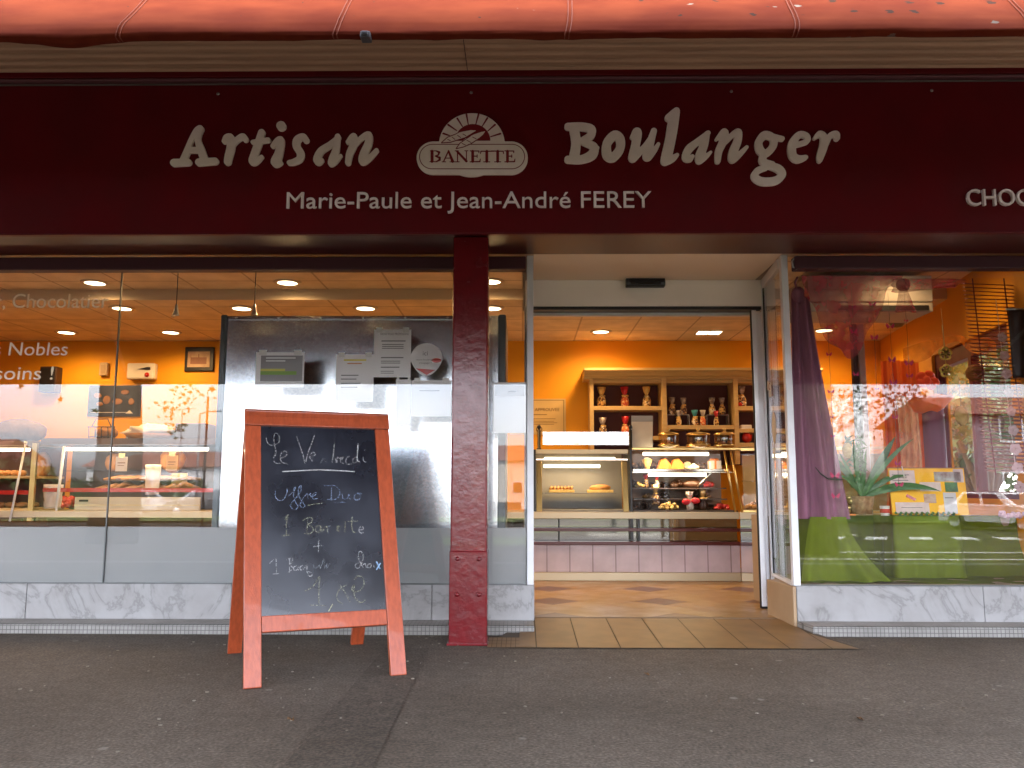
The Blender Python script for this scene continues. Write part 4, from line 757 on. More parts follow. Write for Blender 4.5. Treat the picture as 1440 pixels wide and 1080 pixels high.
# ------------------------------------------------------------------ pastries
m_choc = mat('dark_chocolate', (.035,.014,.008), .3, col2=(.06,.025,.012), nscale=20); m_crust = mat('golden_crust', (.42,.20,.05), .55, col2=(.25,.10,.025), nscale=12, bump=.4, bscale=40)
m_creamp = mat('whipped_cream', (.72,.62,.42), .5, bump=.3, bscale=30); m_orange = mat('orange_card', (.75,.22,.03), .5); m_redgl = mat('red_glaze', (.40,.02,.015), .2); m_cello = mat('cellophane', (.62,.58,.54), .15, spec=.8, col2=(.4,.3,.25), nscale=25)
m_straw = mat('pale_straw', (.60,.42,.14), .7, col2=(.45,.28,.08), nscale=30); m_whitebox = mat('white_box', (.66,.6,.54), .5); m_ribred = mat('red_ribbon', (.50,.02,.03), .3); m_gift_y = mat('yellow_bag_top', (.70,.42,.12), .5); m_teal = mat('teal_ribbon', (.05,.25,.30), .4)
m_bread = mat('bread_crust', (.34,.15,.045), .7, col2=(.20,.08,.022), nscale=9, bump=.5, bscale=35, contrast=(.3,.7)); m_flour = mat('floury_crust', (.22,.12,.055), .8, col2=(.13,.065,.03), nscale=7, bump=.5, bscale=30)
def ball_heap(name, label, c, r, n, m_, cat, R0=.022):
    mb = MB(); q = random.Random(hash(label) % 999)
    q = random.Random(len(label)*31 + int(c[0]*100))
    for k in range(n):
        a = q.random()*6.28; d = math.sqrt(q.random())*r; h = (1-(d/r)**2)*r*.8*q.random()
        mb.blob((c[0]+math.cos(a)*d, c[1]+math.sin(a)*d*.6, c[2]+R0*.8+h), (R0,R0,R0*.85), 5, .2, 3, k)
    return tag(mb.build(name, m_), label, cat)
def loaf(name, label, c, rad, m_, cat, rz=0, seed=1, cuts=0):
    mb = MB(); mb.blob((c[0],c[1],c[2]+rad[2]*.8), rad, 12, .12, 2.5, seed, Matrix.Rotation(rz,4,'Z'))
    return tag(mb.build(name, m_), label, cat)
z1, z2, z3, z4 = 1.119, .938, .831, .719
ball_heap('cake', 'dark chocolate cake at the left end of the top case shelf', (1.17,3.15,z1), .06, 10, m_choc, 'cake', .03)
t = thing('pastry_box', 'yellow paper pastry cone standing on the top case shelf', 'pastry', (1.26,3.1,z1)); MB().lathe([(.02,0),(.055,.1),(.05,.105),(0,.09)],(0,0,0),9).build('paper', m_gift_y, t, local=True); MB().blob((0,0,.1),(.04,.04,.025),6,.2).build('filling', m_creamp, t, local=True)
ball_heap('cake', 'black domed chocolate cake next to the orange slabs', (1.34,3.2,z1), .05, 10, m_choc, 'cake', .04)
for k, (x, lb) in enumerate(((1.43,'tilted orange cake slab in the middle of the top case shelf'), (1.56,'second orange cake slab, right beside the cream puffs'))):
    t = thing('orange_cake', lb, 'cake', (x,3.15,z1)); MB().prism([(-.07,0),(.07,0),(.075,.05),(.02,.115),(-.03,.10)], -.06,.06).build('cake_slab', m_orange, t, local=True, bevel=.008); MB().blob((.03,-.02,.09),(.025,.025,.02),6,.2).build('topping', m_choc, t, local=True)
ball_heap('cream_puffs', 'tall heap of pale cream puffs on the top case shelf', (1.68,3.2,z1), .07, 26, m_creamp, 'pastry', .024)
ball_heap('cream_puffs', 'small low heap of cream puffs in front on the top case shelf', (1.72,3.05,z1), .05, 12, m_creamp, 'pastry', .02)
ball_heap('cake', 'brown chocolate heap right of the cream puffs', (1.82,3.2,z1), .07, 16, m_choc, 'cake', .03)
t = thing('gift_box', 'white gift box with an orange ribbon at the right of the top case shelf', 'gift box', (1.94,3.1,z1)); MB().box(-.06,.06,-.05,.05,0,.09).build('box', m_whitebox, t, local=True, bevel=.004); MB().box(-.01,.01,-.052,.052,0,.092).box(-.062,.062,-.01,.01,0,.0925).build('ribbon', m_orange, t, local=True); MB().blob((-.02,0,.1),(.03,.012,.014),5,.1).blob((.02,0,.1),(.03,.012,.014),5,.1).build('bow', m_orange, t, local=True)
def bag(loc, label, mtop, mbody, h=.225, group='wrapped bags of sweets'):
    t = thing('sweet_bag', label, 'sweet bag', loc, rnd.random()*6, group); s = h/.225; t.scale = (.9+.35*rnd.random(), .9+.35*rnd.random(), 1)
    b = MB().lathe([(0,0),(.036,0),(.042,.02),(.043,.07),(.034,.105),(.018,.125)], (0,0,0), 14)
    b.v = [(x*s*(1+.08*math.sin(z*160+y*90)), y*s, z*s) for x, y, z in b.v]; b.build('bag_body', mbody, t, local=True)
    n = MB().lathe([(.018,.120),(.014,.13),(.016,.138),(.03,.17),(.042,.225),(.036,.222),(.02,.17),(0,.14)], (0,0,0), 14); n.v = [(x*s*(1+.18*math.sin(math.atan2(y,x)*5)), y*s, z*s) for x, y, z in n.v]; n.build('bag_top', mtop, t, local=True)
    MB().lathe([(.020,.117),(.024,.125),(.020,.133)], (0,0,0), 12).blob((.02,-.015,.125),(.02,.008,.012),5,.1).blob((-.02,-.015,.125),(.02,.008,.012),5,.1).build('ribbon', m_gift_y if mtop is not m_gift_y else m_gold, t, local=True).scale = (s,s,s)
    return t
def sweets(name, c1, c2, c3):
    m = mat(name, c1, .3); t = m.node_tree; b = t.nodes['Principled BSDF']; c = t.nodes.new('ShaderNodeTexCoord'); v = t.nodes.new('ShaderNodeTexVoronoi'); v.inputs['Scale'].default_value = 55
    r = t.nodes.new('ShaderNodeValToRGB'); r.color_ramp.interpolation = 'CONSTANT'; e = r.color_ramp.elements; e[0].color = (*c1,1); e[1].position = .4; e[1].color = (*c2,1); q = e.new(.75); q.color = (*c3,1)
    s = t.nodes.new('ShaderNodeSeparateColor'); t.links.new(c.outputs['Object'], v.inputs['Vector']); t.links.new(v.outputs['Color'], s.inputs[0]); t.links.new(s.outputs[0], r.inputs[0]); t.links.new(r.outputs[0], b.inputs['Base Color']); return m
m_swy = sweets('yellow_sweets', (.65,.40,.12), (.12,.05,.02), (.8,.7,.5)); m_swr = sweets('red_sweets', (.65,.16,.05), (.75,.5,.3), (.4,.04,.03)); m_swc = sweets('clear_bag_sweets', (.10,.04,.02), (.55,.32,.12), (.75,.65,.55)); m_clear = mat('clear_wrap', (.20,.13,.11), .12, spec=.9, col2=(.45,.38,.34), nscale=30)
# middle and lower shelves of case B
bag((1.25,3.15,z2), 'sweet bag with a red top at the left of the middle case shelf', m_ribred, m_swc, .14)
ball_heap('pastry', 'pale pastries at the far left of the middle case shelf', (1.17,3.1,z2), .05, 12, m_straw, 'pastry', .02)
bag((1.36,3.12,z2), 'clear sweet bag with a red bow under the lower light tube', m_ribred, m_cello, .13)
ball_heap('chocolates', 'dark chocolates mounded in the centre of the middle case shelf', (1.58,3.15,z2), .08, 22, m_choc, 'chocolates', .025)
loaf('cake_log', 'dark chocolate log lying on the middle case shelf', (1.72,3.1,z2), (.11,.05,.045), m_choc, 'cake', .1)
ball_heap('red_tarts', 'red glazed tarts at the right of the middle case shelf', (1.88,3.15,z2), .06, 14, m_redgl, 'pastry', .025)
t = thing('cake_slicer', 'silver cake slicer leaning on the middle case shelf', 'utensil', (1.80,3.0,z2)); MB().tube([(-.06,0,.01),(.04,0,.11)], .006, 6).build('handle', m_chrome, t, local=True); MB().prism([(.04,.105),(.09,.15),(.10,.165),(.045,.125)],-.015,.015).build('blade', m_chrome, t, local=True)
ball_heap('pastry_straws', 'heap of pale yellow biscuits at the front of the case floor', (1.46,3.0,z4), .10, 34, m_straw, 'biscuits', .02)
bag((1.66,2.98,z4), 'clear bag of sweets with a large red ribbon in the case floor', m_cello, m_cello, .18)
MB_ = MB().blob((1.62,2.95,.80),(.045,.018,.03),6,.2).blob((1.71,2.95,.81),(.045,.018,.03),6,.2); tag(MB_.build('ribbon_bow', m_ribred), 'large red bow tied on the clear bag in the case floor', 'bow')
bag((1.80,3.05,z4), 'black wrapped bag with a gold bow right of the red ribbon', m_gold, m_choc, .21)
bag((1.33,3.05,z4+.05), 'small bag with a gold bow left on the case floor', m_gold, m_swc, .2)
ball_heap('chocolates', 'dark chocolates in a row along the case floor, left end', (1.2,3.1,z4), .09, 16, m_choc, 'chocolates', .02)
ball_heap('chocolates', 'dark chocolates spread along the case floor, right of the red ribbon', (1.82,3.1,z4), .1, 22, m_choc, 'chocolates', .025)
ball_heap('red_fruit', 'dark red fruit jellies heaped at the right end of the case floor', (1.98,3.02,z4), .07, 24, m_redgl, 'sweets', .022)
q = random.Random(21); LB = ('far left','left','left of centre','centre','right of centre','right')
for k in range(6):
    x = 1.16+.145*k
    ball_heap('chocolates', 'dark chocolates set back on the middle case shelf, '+LB[k], (x,3.34,z2), .065, 14, m_choc, 'chocolates', .024)
    if k in (1,2,4,5): ball_heap('chocolates', 'small truffles at the back of the lower dark shelf, '+LB[k], (x,3.30,z3), .06, 14, [m_choc,m_crust,m_choc,m_choc][k%4], 'chocolates', .02)
    ball_heap('pastry', 'small pastries at the back of the top case shelf, '+LB[k], (x,3.38,z1), .06, 12, [m_crust,m_choc,m_straw,m_crust,m_choc,m_crust][k], 'pastry', .024)
ball_heap('pastry', 'orange pastries in the angled case beside the door leaves', (2.35,3.0,.725), .12, 20, m_crust, 'pastry', .03)
ball_heap('pastry', 'pale pastries at the far end of the angled case', (2.95,2.85,.725), .12, 20, m_straw, 'pastry', .03)
t = thing('pastry_tray', 'white tray of twisted pastries in the grey display case', 'pastry tray', (.40,3.28,.886)); MB().box(-.13,.13,-.07,.07,0,.03).build('tray', m_straw, t, local=True, bevel=.004)
for k in range(7): MB().tube([(-.11+.035*k,-.05,.035),(-.10+.035*k,0,.06),(-.12+.035*k,.05,.04)], .011, 6).build('pastry_twist', m_crust, t, local=True)
t = thing('pastry_tray', 'wicker tray of brown cakes at the right in the grey display case', 'pastry tray', (.80,3.30,.886)); MB().box(-.13,.13,-.07,.07,0,.03).build('tray', m_straw, t, local=True, bevel=.004); MB().blob((0,0,.05),(.11,.06,.035),8,.2,4).build('cake_mound', m_crust, t, local=True)

# ------------------------------------------------------------------ things on the counter top
bx_ = thing('price_stand', 'white paper menu in a clear stand on the counter, between post and jars', 'sign stand', (1.195,2.98,1.331)); Mt = Matrix.Rotation(R(8),4,'X')
MB().box(-.108,.108,0,.004,.0,.325,Mt).build('clear_stand', mat('acrylic', (.30,.28,.25), .1, spec=.9), bx_, local=True); MB().box(-.105,.105,-.003,-.0005,.01,.265,Mt).build('menu_paper', mat('menu_paper', (.62,.55,.45), .6, col2=(.56,.49,.40), nscale=9), bx_, local=True)
MB().box(-.105,.105,.005,.09,0,.006).build('stand_foot', m_chrome, bx_, local=True)
m_jar = glass('jar_glass', .09, (.86,.74,.52))
for k, (x, r, lb) in enumerate(((1.462,.10,'glass sweet jar with a knobbed lid, beside the white menu stand'), (1.758,.115,'widest glass sweet jar with a knobbed lid, middle of the counter row'), (2.02,.10,'glass sweet jar with a knobbed lid, at the end of the counter row'))):
    t = thing('sweet_jar', lb, 'jar', (x,2.98,1.331), group='glass jars along the counter top')
    MB().lathe([(0,0),(r*.7,0),(r*.95,.018),(r,.03),(r,.125),(r*.98,.135)], (0,0,0), 28).build('jar_body', m_jar, t, local=True)
    MB().lathe([(r*1.04,.134),(r*1.04,.144),(r*.8,.155),(r*.2,.165),(.012,.168),(.012,.175),(.02,.185),(.016,.197),(0,.2)], (0,0,0), 28).build('lid', m_gold, t, local=True)
    MB().lathe([(r*1.0,.018),(r*1.05,.022),(r*1.05,.034),(r*1.0,.038)], (0,0,0), 28).build('base_band', m_gold, t, local=True)
    mb = MB(); q = random.Random(k)
    for j in range(14): a = q.random()*6.28; d = q.random()*r*.7; mb.blob((math.cos(a)*d, math.sin(a)*d, .03+q.random()*.04),(.02,.02,.016),4,.2,3,j)
    mb.build('sweets', [m_crust,m_straw,m_crust][k], t, local=True)

# ------------------------------------------------------------------ wall shelves behind the counter
m_shw = mat('pale_wood', (.60,.40,.17), .5, col2=(.54,.35,.14), nscale=4, stretch=(1,8,8)); m_shb = mat('brown_back_panel', (.075,.013,.011), .6)
ws = thing('wall_shelf', 'pale wooden wall shelf unit with dark maroon back panels', 'shelf unit', (1.9,4.24,1.3))
bx('back_panel', m_shb, ws, .80,3.30,4.225,4.245,1.2,2.16)
pr_ = [(3.95,2.158),(3.95,2.18),(3.915,2.20),(3.88,2.235),(3.845,2.245),(3.845,2.272),(4.245,2.272),(4.245,2.158)]
MB().prism_x(pr_, .69, 3.35).build('cornice', m_shw, ws)
for x0, x1 in ((.755,.80),(1.566,1.622),(2.374,2.424),(3.25,3.30)): bx('upright', m_shw, ws, x0,x1,3.95,4.224,1.2,2.157,.003)
bx('top_board', m_shw, ws, .8005,3.2495,3.99,4.224,2.12,2.157)
for x0, x1, z in ((.8005,1.5655,1.852),(1.6225,2.3735,1.637),(2.4245,3.2495,1.852),(.8005,1.5655,1.515),(2.4245,3.2495,1.60),(2.4245,3.2495,1.44),(1.6225,2.3735,1.40)): bx('shelf_board', m_shw, ws, x0,x1,3.955,4.224,z-.046,z,.003)
for x, z, lb, a, b, h in ((.90,1.853,'sweet bag with a yellow top, leftmost on the upper wall shelf',m_gift_y,m_swy,.228),(1.166,1.853,'sweet bag with a red top, between two yellow ones on the upper wall shelf',m_ribred,m_swr,.23),(1.415,1.853,'sweet bag with a yellow top, beside the first shelf divider',m_gift_y,m_swy,.232),
    (.905,1.516,'dark sweet bag with a clear top on the lower left wall shelf',m_clear,m_swc,.21),(1.161,1.516,'sweet bag with a red top on the lower wall shelf behind the guard post',m_ribred,m_swr,.225),
    (2.50,1.853,'clear sweet bag on the right wall shelf near the door leaves',m_clear,m_swc,.24),(1.763,1.638,'small bag of golden sweets standing before the left riser',m_clear,m_swy,.17),(1.947,1.638,'small sweet bag with a teal ribbon in the middle bay',m_teal,m_swc,.175),(2.035,1.638,'small red and white sweet bag next to the teal ribboned one',m_cello,m_swr,.175),(2.187,1.638,'small sweet bag with a red ribbon before the right riser',m_ribred,m_swy,.165),
    (1.702,1.768,'clear sweet bag on the left riser, nearer the divider',m_clear,m_swc,.195),(1.83,1.768,'clear sweet bag on the left riser, its right end',m_clear,m_swc,.19),(2.159,1.768,'round clear sweet bag on the right riser, left end',m_clear,m_swy,.19),(2.271,1.768,'clear sweet bag with an orange ribbon on the right riser',m_clear,m_swy,.19)):
    bag((x,4.02 if z < 1.7 else 4.08,z), lb, a, b, h)
for x0, x1, lb in ((1.64,1.89,'clear plastic riser under two sweet bags, left of the middle bay'),(2.09,2.335,'clear plastic riser under two sweet bags, right of the middle bay')):
    t = thing('riser', lb, 'riser', ((x0+x1)/2,4.1,1.638)); MB().box((x0-x1)/2,(x1-x0)/2,-.05,.06,.118,.128).build('riser_top', m_clear, t, local=True); 
    for s in (-1,1): MB().box((x1-x0)/2*s-.004,(x1-x0)/2*s+.004,-.05,.06,0,.1175).build('riser_side', m_clear, t, local=True)
t = thing('gift_basket', 'pink wrapped gift with a pale top on the lower right wall shelf', 'gift', (2.52,4.0,1.442)); MB().blob((0,0,.06),(.055,.05,.06),8,.15).build('wrapping', m_redgl, t, local=True); MB().box(-.07,.05,-.04,.03,.13,.20).build('pale_box', m_whitebox, t, local=True, bevel=.01)
ball_heap('gift_basket', 'small red gift at the left of the right upper wall shelf', (2.455,4.03,1.853), .025, 4, m_redgl, 'gift', .025)
# framed things on the back wall
m_paper_y = mat('aged_paper', (.62,.43,.19), .7, col2=(.58,.39,.16), nscale=5); m_ink = mat('brown_ink', (.16,.09,.03), .7)
t = thing('certificate', 'framed quality certificate hanging on the yellow wall beside the shelf', 'certificate', (.18,4.249,1.567)); bx('frame', m_paper_y, t, -.15,.50,4.233,4.2495,1.55,1.965); bx('sheet', m_paper_y, t, -.11,.477,4.228,4.2329,1.567,1.948)
MB().box(.472,.478,4.2265,4.2285,1.567,1.95).box(-.15,.478,4.2265,4.2285,1.944,1.95).build('line_border', m_ink, t)
text('certificate_title', 'QUALITE APPROUVEE', -.085, .425, 1.82, .036, 4.226, m_ink, t, .002); MB().box(.12,.28,4.225,4.227,1.775,1.782).build('certificate_subtitle', m_ink, t)
MB().box(.0,.38,4.225,4.227,1.728,1.733).box(.02,.36,4.225,4.227,1.70,1.704).box(.05,.40,4.225,4.227,1.682,1.686).box(.03,.36,4.225,4.227,1.664,1.668).build('certificate_lines', m_ink, t); MB().lathe([(.026,0),(.036,0),(.036,.002),(.026,.002)], (.19,4.224,1.61), 20, 'y').build('seal', m_ink, t)
t = thing('framed_picture', 'small picture in a black frame on the yellow wall by the steel cabinet', 'picture', (-3.8,4.249,2.29)); bx('frame', m_black, t, -3.975,-3.63,4.22,4.249,2.288,2.575,.008); bx('picture_mount', mat('pale_print', (.50,.36,.24), .6, col2=(.42,.26,.17), nscale=14), t, -3.935,-3.675,4.213,4.2195,2.335,2.52)
MB().box(-3.90,-3.71,4.210,4.2125,2.37,2.45).box(-3.90,-3.895,4.210,4.2125,2.37,2.49).box(-3.81,-3.80,4.210,4.2125,2.37,2.49).build('picture_drawing', mat('print_brown', (.25,.11,.07), .6), t)
t = thing('alarm_box', 'white electrical box with a dark stripe on the yellow wall', 'electrical box', (-4.45,4.249,2.18)); bx('housing', m_whitebox, t, -4.62,-4.29,4.15,4.249,2.185,2.375,.02); MB().prism([(-4.49,2.30),(-4.34,2.29),(-4.34,2.325),(-4.38,2.325)], 4.143,4.1495).build('display', m_black, t); MB().lathe([(0,0),(.028,0),(.028,.003)], (-4.375,4.145,2.235), 14, 'y').build('badge', m_redgl, t)
t = thing('door_chime', 'small beige chime unit on the yellow wall', 'chime', (-4.92,4.249,2.25)); bx('housing', mat('beige_plastic', (.42,.30,.18), .5), t, -4.97,-4.87,4.20,4.249,2.23,2.39,.015); bx('grille', mat('tan_plastic', (.33,.22,.12), .6), t, -4.945,-4.895,4.195,4.1995,2.26,2.36)
t = thing('bread_poster', 'black poster with pictures of breads on the yellow wall', 'poster', (-4.78,4.249,1.76)); bx('poster_sheet', m_black, t, -5.09,-4.47,4.235,4.249,1.755,2.12)
mb = MB()
for k, (x, z, r1, r2) in enumerate(((-4.98,2.0,.05,.03),(-4.87,1.95,.045,.05),(-4.74,1.93,.06,.035),(-4.66,2.04,.05,.03),(-4.58,1.93,.035,.04),(-4.95,1.9,.04,.025))): mb.blob((x,4.233,z),(r1,.004,r2),6,.15,3,k)
mb.build('bread_print', m_bread, t); MB().box(-5.05,-4.6,4.231,4.2345,1.80,1.805).add([(-4.64,4.232,1.79),(-4.55,4.232,1.79),(-4.595,4.232,1.83)],[(0,1,2)]).build('poster_mark', m_whitebox, t)
t = thing('wall_speaker', 'small dark speaker on the yellow wall behind the word soins', 'speaker', (-5.5,4.249,2.0)); bx('housing', mat('dark_brown_plastic', (.05,.025,.015), .5), t, -5.62,-5.42,4.12,4.249,2.03,2.33,.01); bx('speaker_grille', m_black, t, -5.60,-5.44,4.113,4.1195,2.05,2.31)

# ------------------------------------------------------------------ bread counter seen through the left window
dc = thing('bread_case', 'glass bread case with red shelf edges and a yellow light tube, left window', 'display case', (-3.95,2.85,.703))
bx('case_back', m_dkshelf, dc, -4.83,-2.0,3.5,3.53,.704,1.36); bx('top_shelf', mat('dark_top', (.10,.06,.04), .4), dc, -4.83,-2.0,2.9,3.5,1.36,1.42); bx('shelf', m_glass2, dc, -4.8,-2.0,2.95,3.5,1.095,1.105); bx('shelf', m_glass2, dc, -4.8,-2.0,2.95,3.5,.985,.993)
bx('shelf_edge', m_redgl, dc, -4.8,-2.0,2.94,2.949,.885,.925); bx('lower_panel', mat('beige_drawer', (.50,.42,.29), .4), dc, -4.45,-3.2,2.90,2.93,.704,.835,.004); bx('panel_groove', m_gold, dc, -4.45,-3.2,2.895,2.8995,.755,.760); bx('panel_label', m_black, dc, -4.40,-4.31,2.889,2.8945,.79,.81)
bx('front_glass', m_glass2, dc, -4.83,-2.0,2.86,2.866,.72,1.36)
MB().box(-4.885,-4.835,2.85,2.88,.60,1.37).build('corner_post', m_gold, dc); MB().tube([(-4.60,2.85,.64),(-4.57,2.86,1.34)], .014, 8).build('white_post', m_alu, dc)
tube_light(dc, -4.6, -3.15, 2.92, 1.312, 0.43)
dc2 = thing('bread_case', 'lit bread case with wooden trays at the left edge, behind the leaning white rod', 'display case', (-5.5,2.85,.703))
bx('case_back', m_shb, dc2, -6.4,-4.9,3.5,3.53,.2,1.36); bx('top_shelf', mat('olive_top', (.16,.12,.07), .4), dc2, -6.4,-4.9,2.88,3.5,1.345,1.395); bx('shelf', m_shw, dc2, -6.4,-4.9,2.9,3.5,1.02,1.045); bx('shelf_edge', m_redgl, dc2, -6.4,-4.9,2.88,2.899,.86,.90); bx('case_floor', m_shw, dc2, -6.4,-4.9,2.88,3.5,.703,.725)
tube_light(dc2, -6.3, -4.95, 2.92, 1.305, 0.43)
t = thing('leaning_rod', 'white rod leaning across the front of the left bread case', 'rod', (-5.02,2.80,.60)); MB().tube([(0,0,0),(.08,.03,.76)], .011, 8).build('rod', m_alu, t, local=True); MB().lathe([(0,-.012),(.015,-.012),(.015,.012),(0,.012)],(.08,.03,.77),10).build('rod_cap', m_gold, t, local=True)
loaf('bread_loaf', 'very large round brown loaf on top of the left bread case', (-5.17,3.1,1.396), (.25,.18,.13), m_flour, 'bread', .1, 4)
loaf('bread_loaf', 'flat round loaf standing against the back of the left case', (-4.98,3.2,1.046), (.09,.06,.14), m_bread, 'bread', 0, 6)
for k, (x, lb) in enumerate(((-5.2,'row of pale rolls on the left case shelf, nearest the corner post'), (-5.5,'row of pale rolls on the left case shelf, at the picture edge'))):
    mb = MB()
    for j in range(4): mb.blob((x+.07*j-.1,3.05,1.075),(.045,.05,.03),7,.12,3,j+k*5)
    tag(mb.build('bread_rolls', m_bread), lb, 'bread')
mb = MB()
for j in range(6): mb.blob((-5.5+.11*j,3.05,.755),(.06,.06,.03),7,.12,3,j+20)
tag(mb.build('bread_rolls', m_bread), 'rolls on the lowest wooden shelf of the left case', 'bread')
t = thing('bread_basket', 'shallow basket with a white cloth on top of the bread case', 'basket', (-3.80,3.1,1.421)); MB().lathe([(0,0),(.22,0),(.27,.05),(.255,.05),(.21,.01),(0,.01)],(0,0,0),24).build('wicker', m_bread, t, local=True); MB().blob((0,-.02,.06),(.24,.17,.09),14,.5,3.2,3).build('cloth', mat('white_cloth', (.6,.55,.48), .9, bump=.5, bscale=14), t, local=True)
t = thing('wire_basket', 'small dark wire basket of breads beside the white cloth', 'basket', (-4.28,3.1,1.421)); mb = MB()
for k in range(5): mb.tube([(-.13+.065*k,-.08,0),(-.13+.065*k,-.1,.12)], .005, 5)
mb.tube([(-.14,-.1,.12),(.14,-.1,.12)], .006, 6).tube([(-.14,-.08,.02),(.14,-.08,.02)], .006, 6).tube([(-.1,-.1,.12),(-.06,-.1,.2),(.06,-.1,.2),(.1,-.1,.12)], .005, 6); mb.build('wire_frame', m_black, t, local=True); MB().blob((0,0,.06),(.12,.08,.06),8,.3,4).build('bread', m_bread, t, local=True)
tag(bx('dark_tray', mat('dark_tray', (.07,.045,.03), .4), None, -3.52,-3.22,2.98,3.3,1.4215,1.58,.01), 'dark stacked tray on top of the bread case near the steel cabinet', 'tray')
for k, (x0, x1, z0, z1_, lb, yel) in enumerate(((-4.06,-3.945,1.09,1.235,'white price card hanging in the bread case, left one',0),(-3.555,-3.44,1.10,1.25,'yellowish price card hanging in the bread case, right one',1))):
    t = thing('price_card', lb, 'price card', ((x0+x1)/2,2.90,z0)); bx('card', m_paper_y if yel else m_whitebox, t, x0,x1,2.895,2.899,z0,z1_); bx('card_clip', m_gold, t, (x0+x1)/2-.03,(x0+x1)/2+.03,2.892,2.9005,z1_-.01,z1_+.035)
    MB().box(x0+.02,x1-.02,2.893,2.8945,z0+.08,z0+.088).box(x0+.02,x1-.03,2.893,2.8945,z0+.055,z0+.06).build('card_text', m_ink, t)
mb = MB()
for k in range(8):
    mb.tube([(-4.25+.09*k,3.05,1.012+.01*(k%2)),(-4.1+.09*k,3.1,1.03),(-3.95+.09*k,3.2,1.02)], [.012,.026,.012], 8)
tag(mb.build('baguette', m_crust), 'pile of golden baguettes on the glass shelf of the bread case', 'bread')
mb = MB()
for k in range(9): mb.tube([(-4.35+.1*k,3.02,.90),(-4.25+.1*k,3.1,.93+.02*(k%3)),(-4.1+.1*k,3.2,.91)], [.015,.03,.015], 8)
tag(mb.build('bread_sticks', m_bread), 'dark crusty bread sticks on the red edged shelf', 'bread')
loaf('pretzel_loaf', 'arched dark bread standing at the left of the glass shelf', (-4.22,3.2,1.106), (.10,.04,.10), m_bread, 'bread', 0, 8)
loaf('cone_bread', 'tall pointed bread leaning at the right of the glass shelf', (-3.62,3.2,1.106), (.12,.05,.14), m_crust, 'bread', .4, 9)
for k, (x, w_, z0, z1_, lb) in enumerate(((-4.72,.16,.72,.96,'crumpled pale paper bag at the lower left of the bread case'),(-3.72,.12,.86,1.16,'tall pale paper bag hanging in the middle of the bread case'))):
    t = MB().sheet(8,8,lambda u,v: (x+(u-.5)*w_*(1+.2*v), 3.0-.04*math.sin(u*3.14)+.02*mnoise.noise(Vector((u*4,v*4,k))), z0+(z1_-z0)*v)).build('paper_bag', mat('paper_bag_paper', (.50,.40,.36), .7), thick=.03); tag(t, lb, 'paper bag')
tag(bx('yellow_card', m_gift_y, None, -3.62,-3.46,3.2,3.21,.94,1.08), 'yellow card behind the bread sticks', 'card')
ball_heap('pastry', 'red pastries at the lower left of the bread case', (-4.62,3.1,.72), .14, 20, m_redgl, 'pastry', .04)

# ------------------------------------------------------------------ steel cabinet behind the window, papers on the glass
def galv():
    m = bpy.data.materials.new('galvanised_steel'); m.use_nodes = True; t = m.node_tree; b = t.nodes['Principled BSDF']; b.inputs['Metallic'].default_value = 1; b.inputs['Roughness'].default_value = .34
    c = t.nodes.new('ShaderNodeTexCoord'); v = t.nodes.new('ShaderNodeTexVoronoi'); v.inputs['Scale'].default_value = 75; v.inputs['Randomness'].default_value = 1; n = t.nodes.new('ShaderNodeTexNoise'); n.inputs['Scale'].default_value = 3; n.inputs['Detail'].default_value = 5
    s = t.nodes.new('ShaderNodeSeparateColor'); r = t.nodes.new('ShaderNodeValToRGB'); r.color_ramp.elements[0].color = (.44,.49,.54,1); r.color_ramp.elements[1].color = (.58,.62,.66,1)
    mr = t.nodes.new('ShaderNodeMapRange'); mr.inputs['To Min'].default_value = .13; mr.inputs['To Max'].default_value = .23
    t.links.new(c.outputs['Object'], v.inputs['Vector']); t.links.new(c.outputs['Object'], n.inputs['Vector']); t.links.new(v.outputs['Color'], s.inputs[0]); t.links.new(s.outputs[0], r.inputs[0]); t.links.new(r.outputs[0], b.inputs['Base Color']); t.links.new(n.outputs[0], mr.inputs[0]); t.links.new(mr.outputs[0], b.inputs['Roughness']); return m
m_galv = galv(); m_slategrey = mat('grey_blue_frame', (.075,.095,.105), .4)
sc_ = thing('steel_cabinet', 'tall galvanised steel cabinet back standing behind the left window', 'cabinet', (-1.17,.62,.05))
bx('back_sheet', m_galv, sc_, -2.165,-1.168,.600,.64,.05,2.178); bx('back_sheet', m_galv, sc_, -1.1675,-.18,.600,.64,.05,2.178); bx('carcass', m_slategrey, sc_, -2.16,-.18,.6405,1.3,.05,2.17)
for x0, x1 in ((-2.215,-2.1655),(-.1795,-.122)): bx('corner_post', m_slategrey, sc_, x0,x1,.585,1.3,.05,2.188,.012)
bx('top_trim', m_galv, sc_, -2.165,-.18,.592,.5995,2.15,2.178)
mb = MB()
for k in range(7): mb.lathe([(0,-.004),(.008,-.003),(.009,0)], (-2.1+.31*k,.590,2.165), 8, 'y')
mb.build('rivet', m_chrome, sc_)
m_pap = mat('white_paper', (.62,.62,.63), .6); m_ptxt = mat('grey_print', (.12,.12,.13), .7); m_tape = mat('clear_tape', (.5,.5,.48), .3)
YP = .289
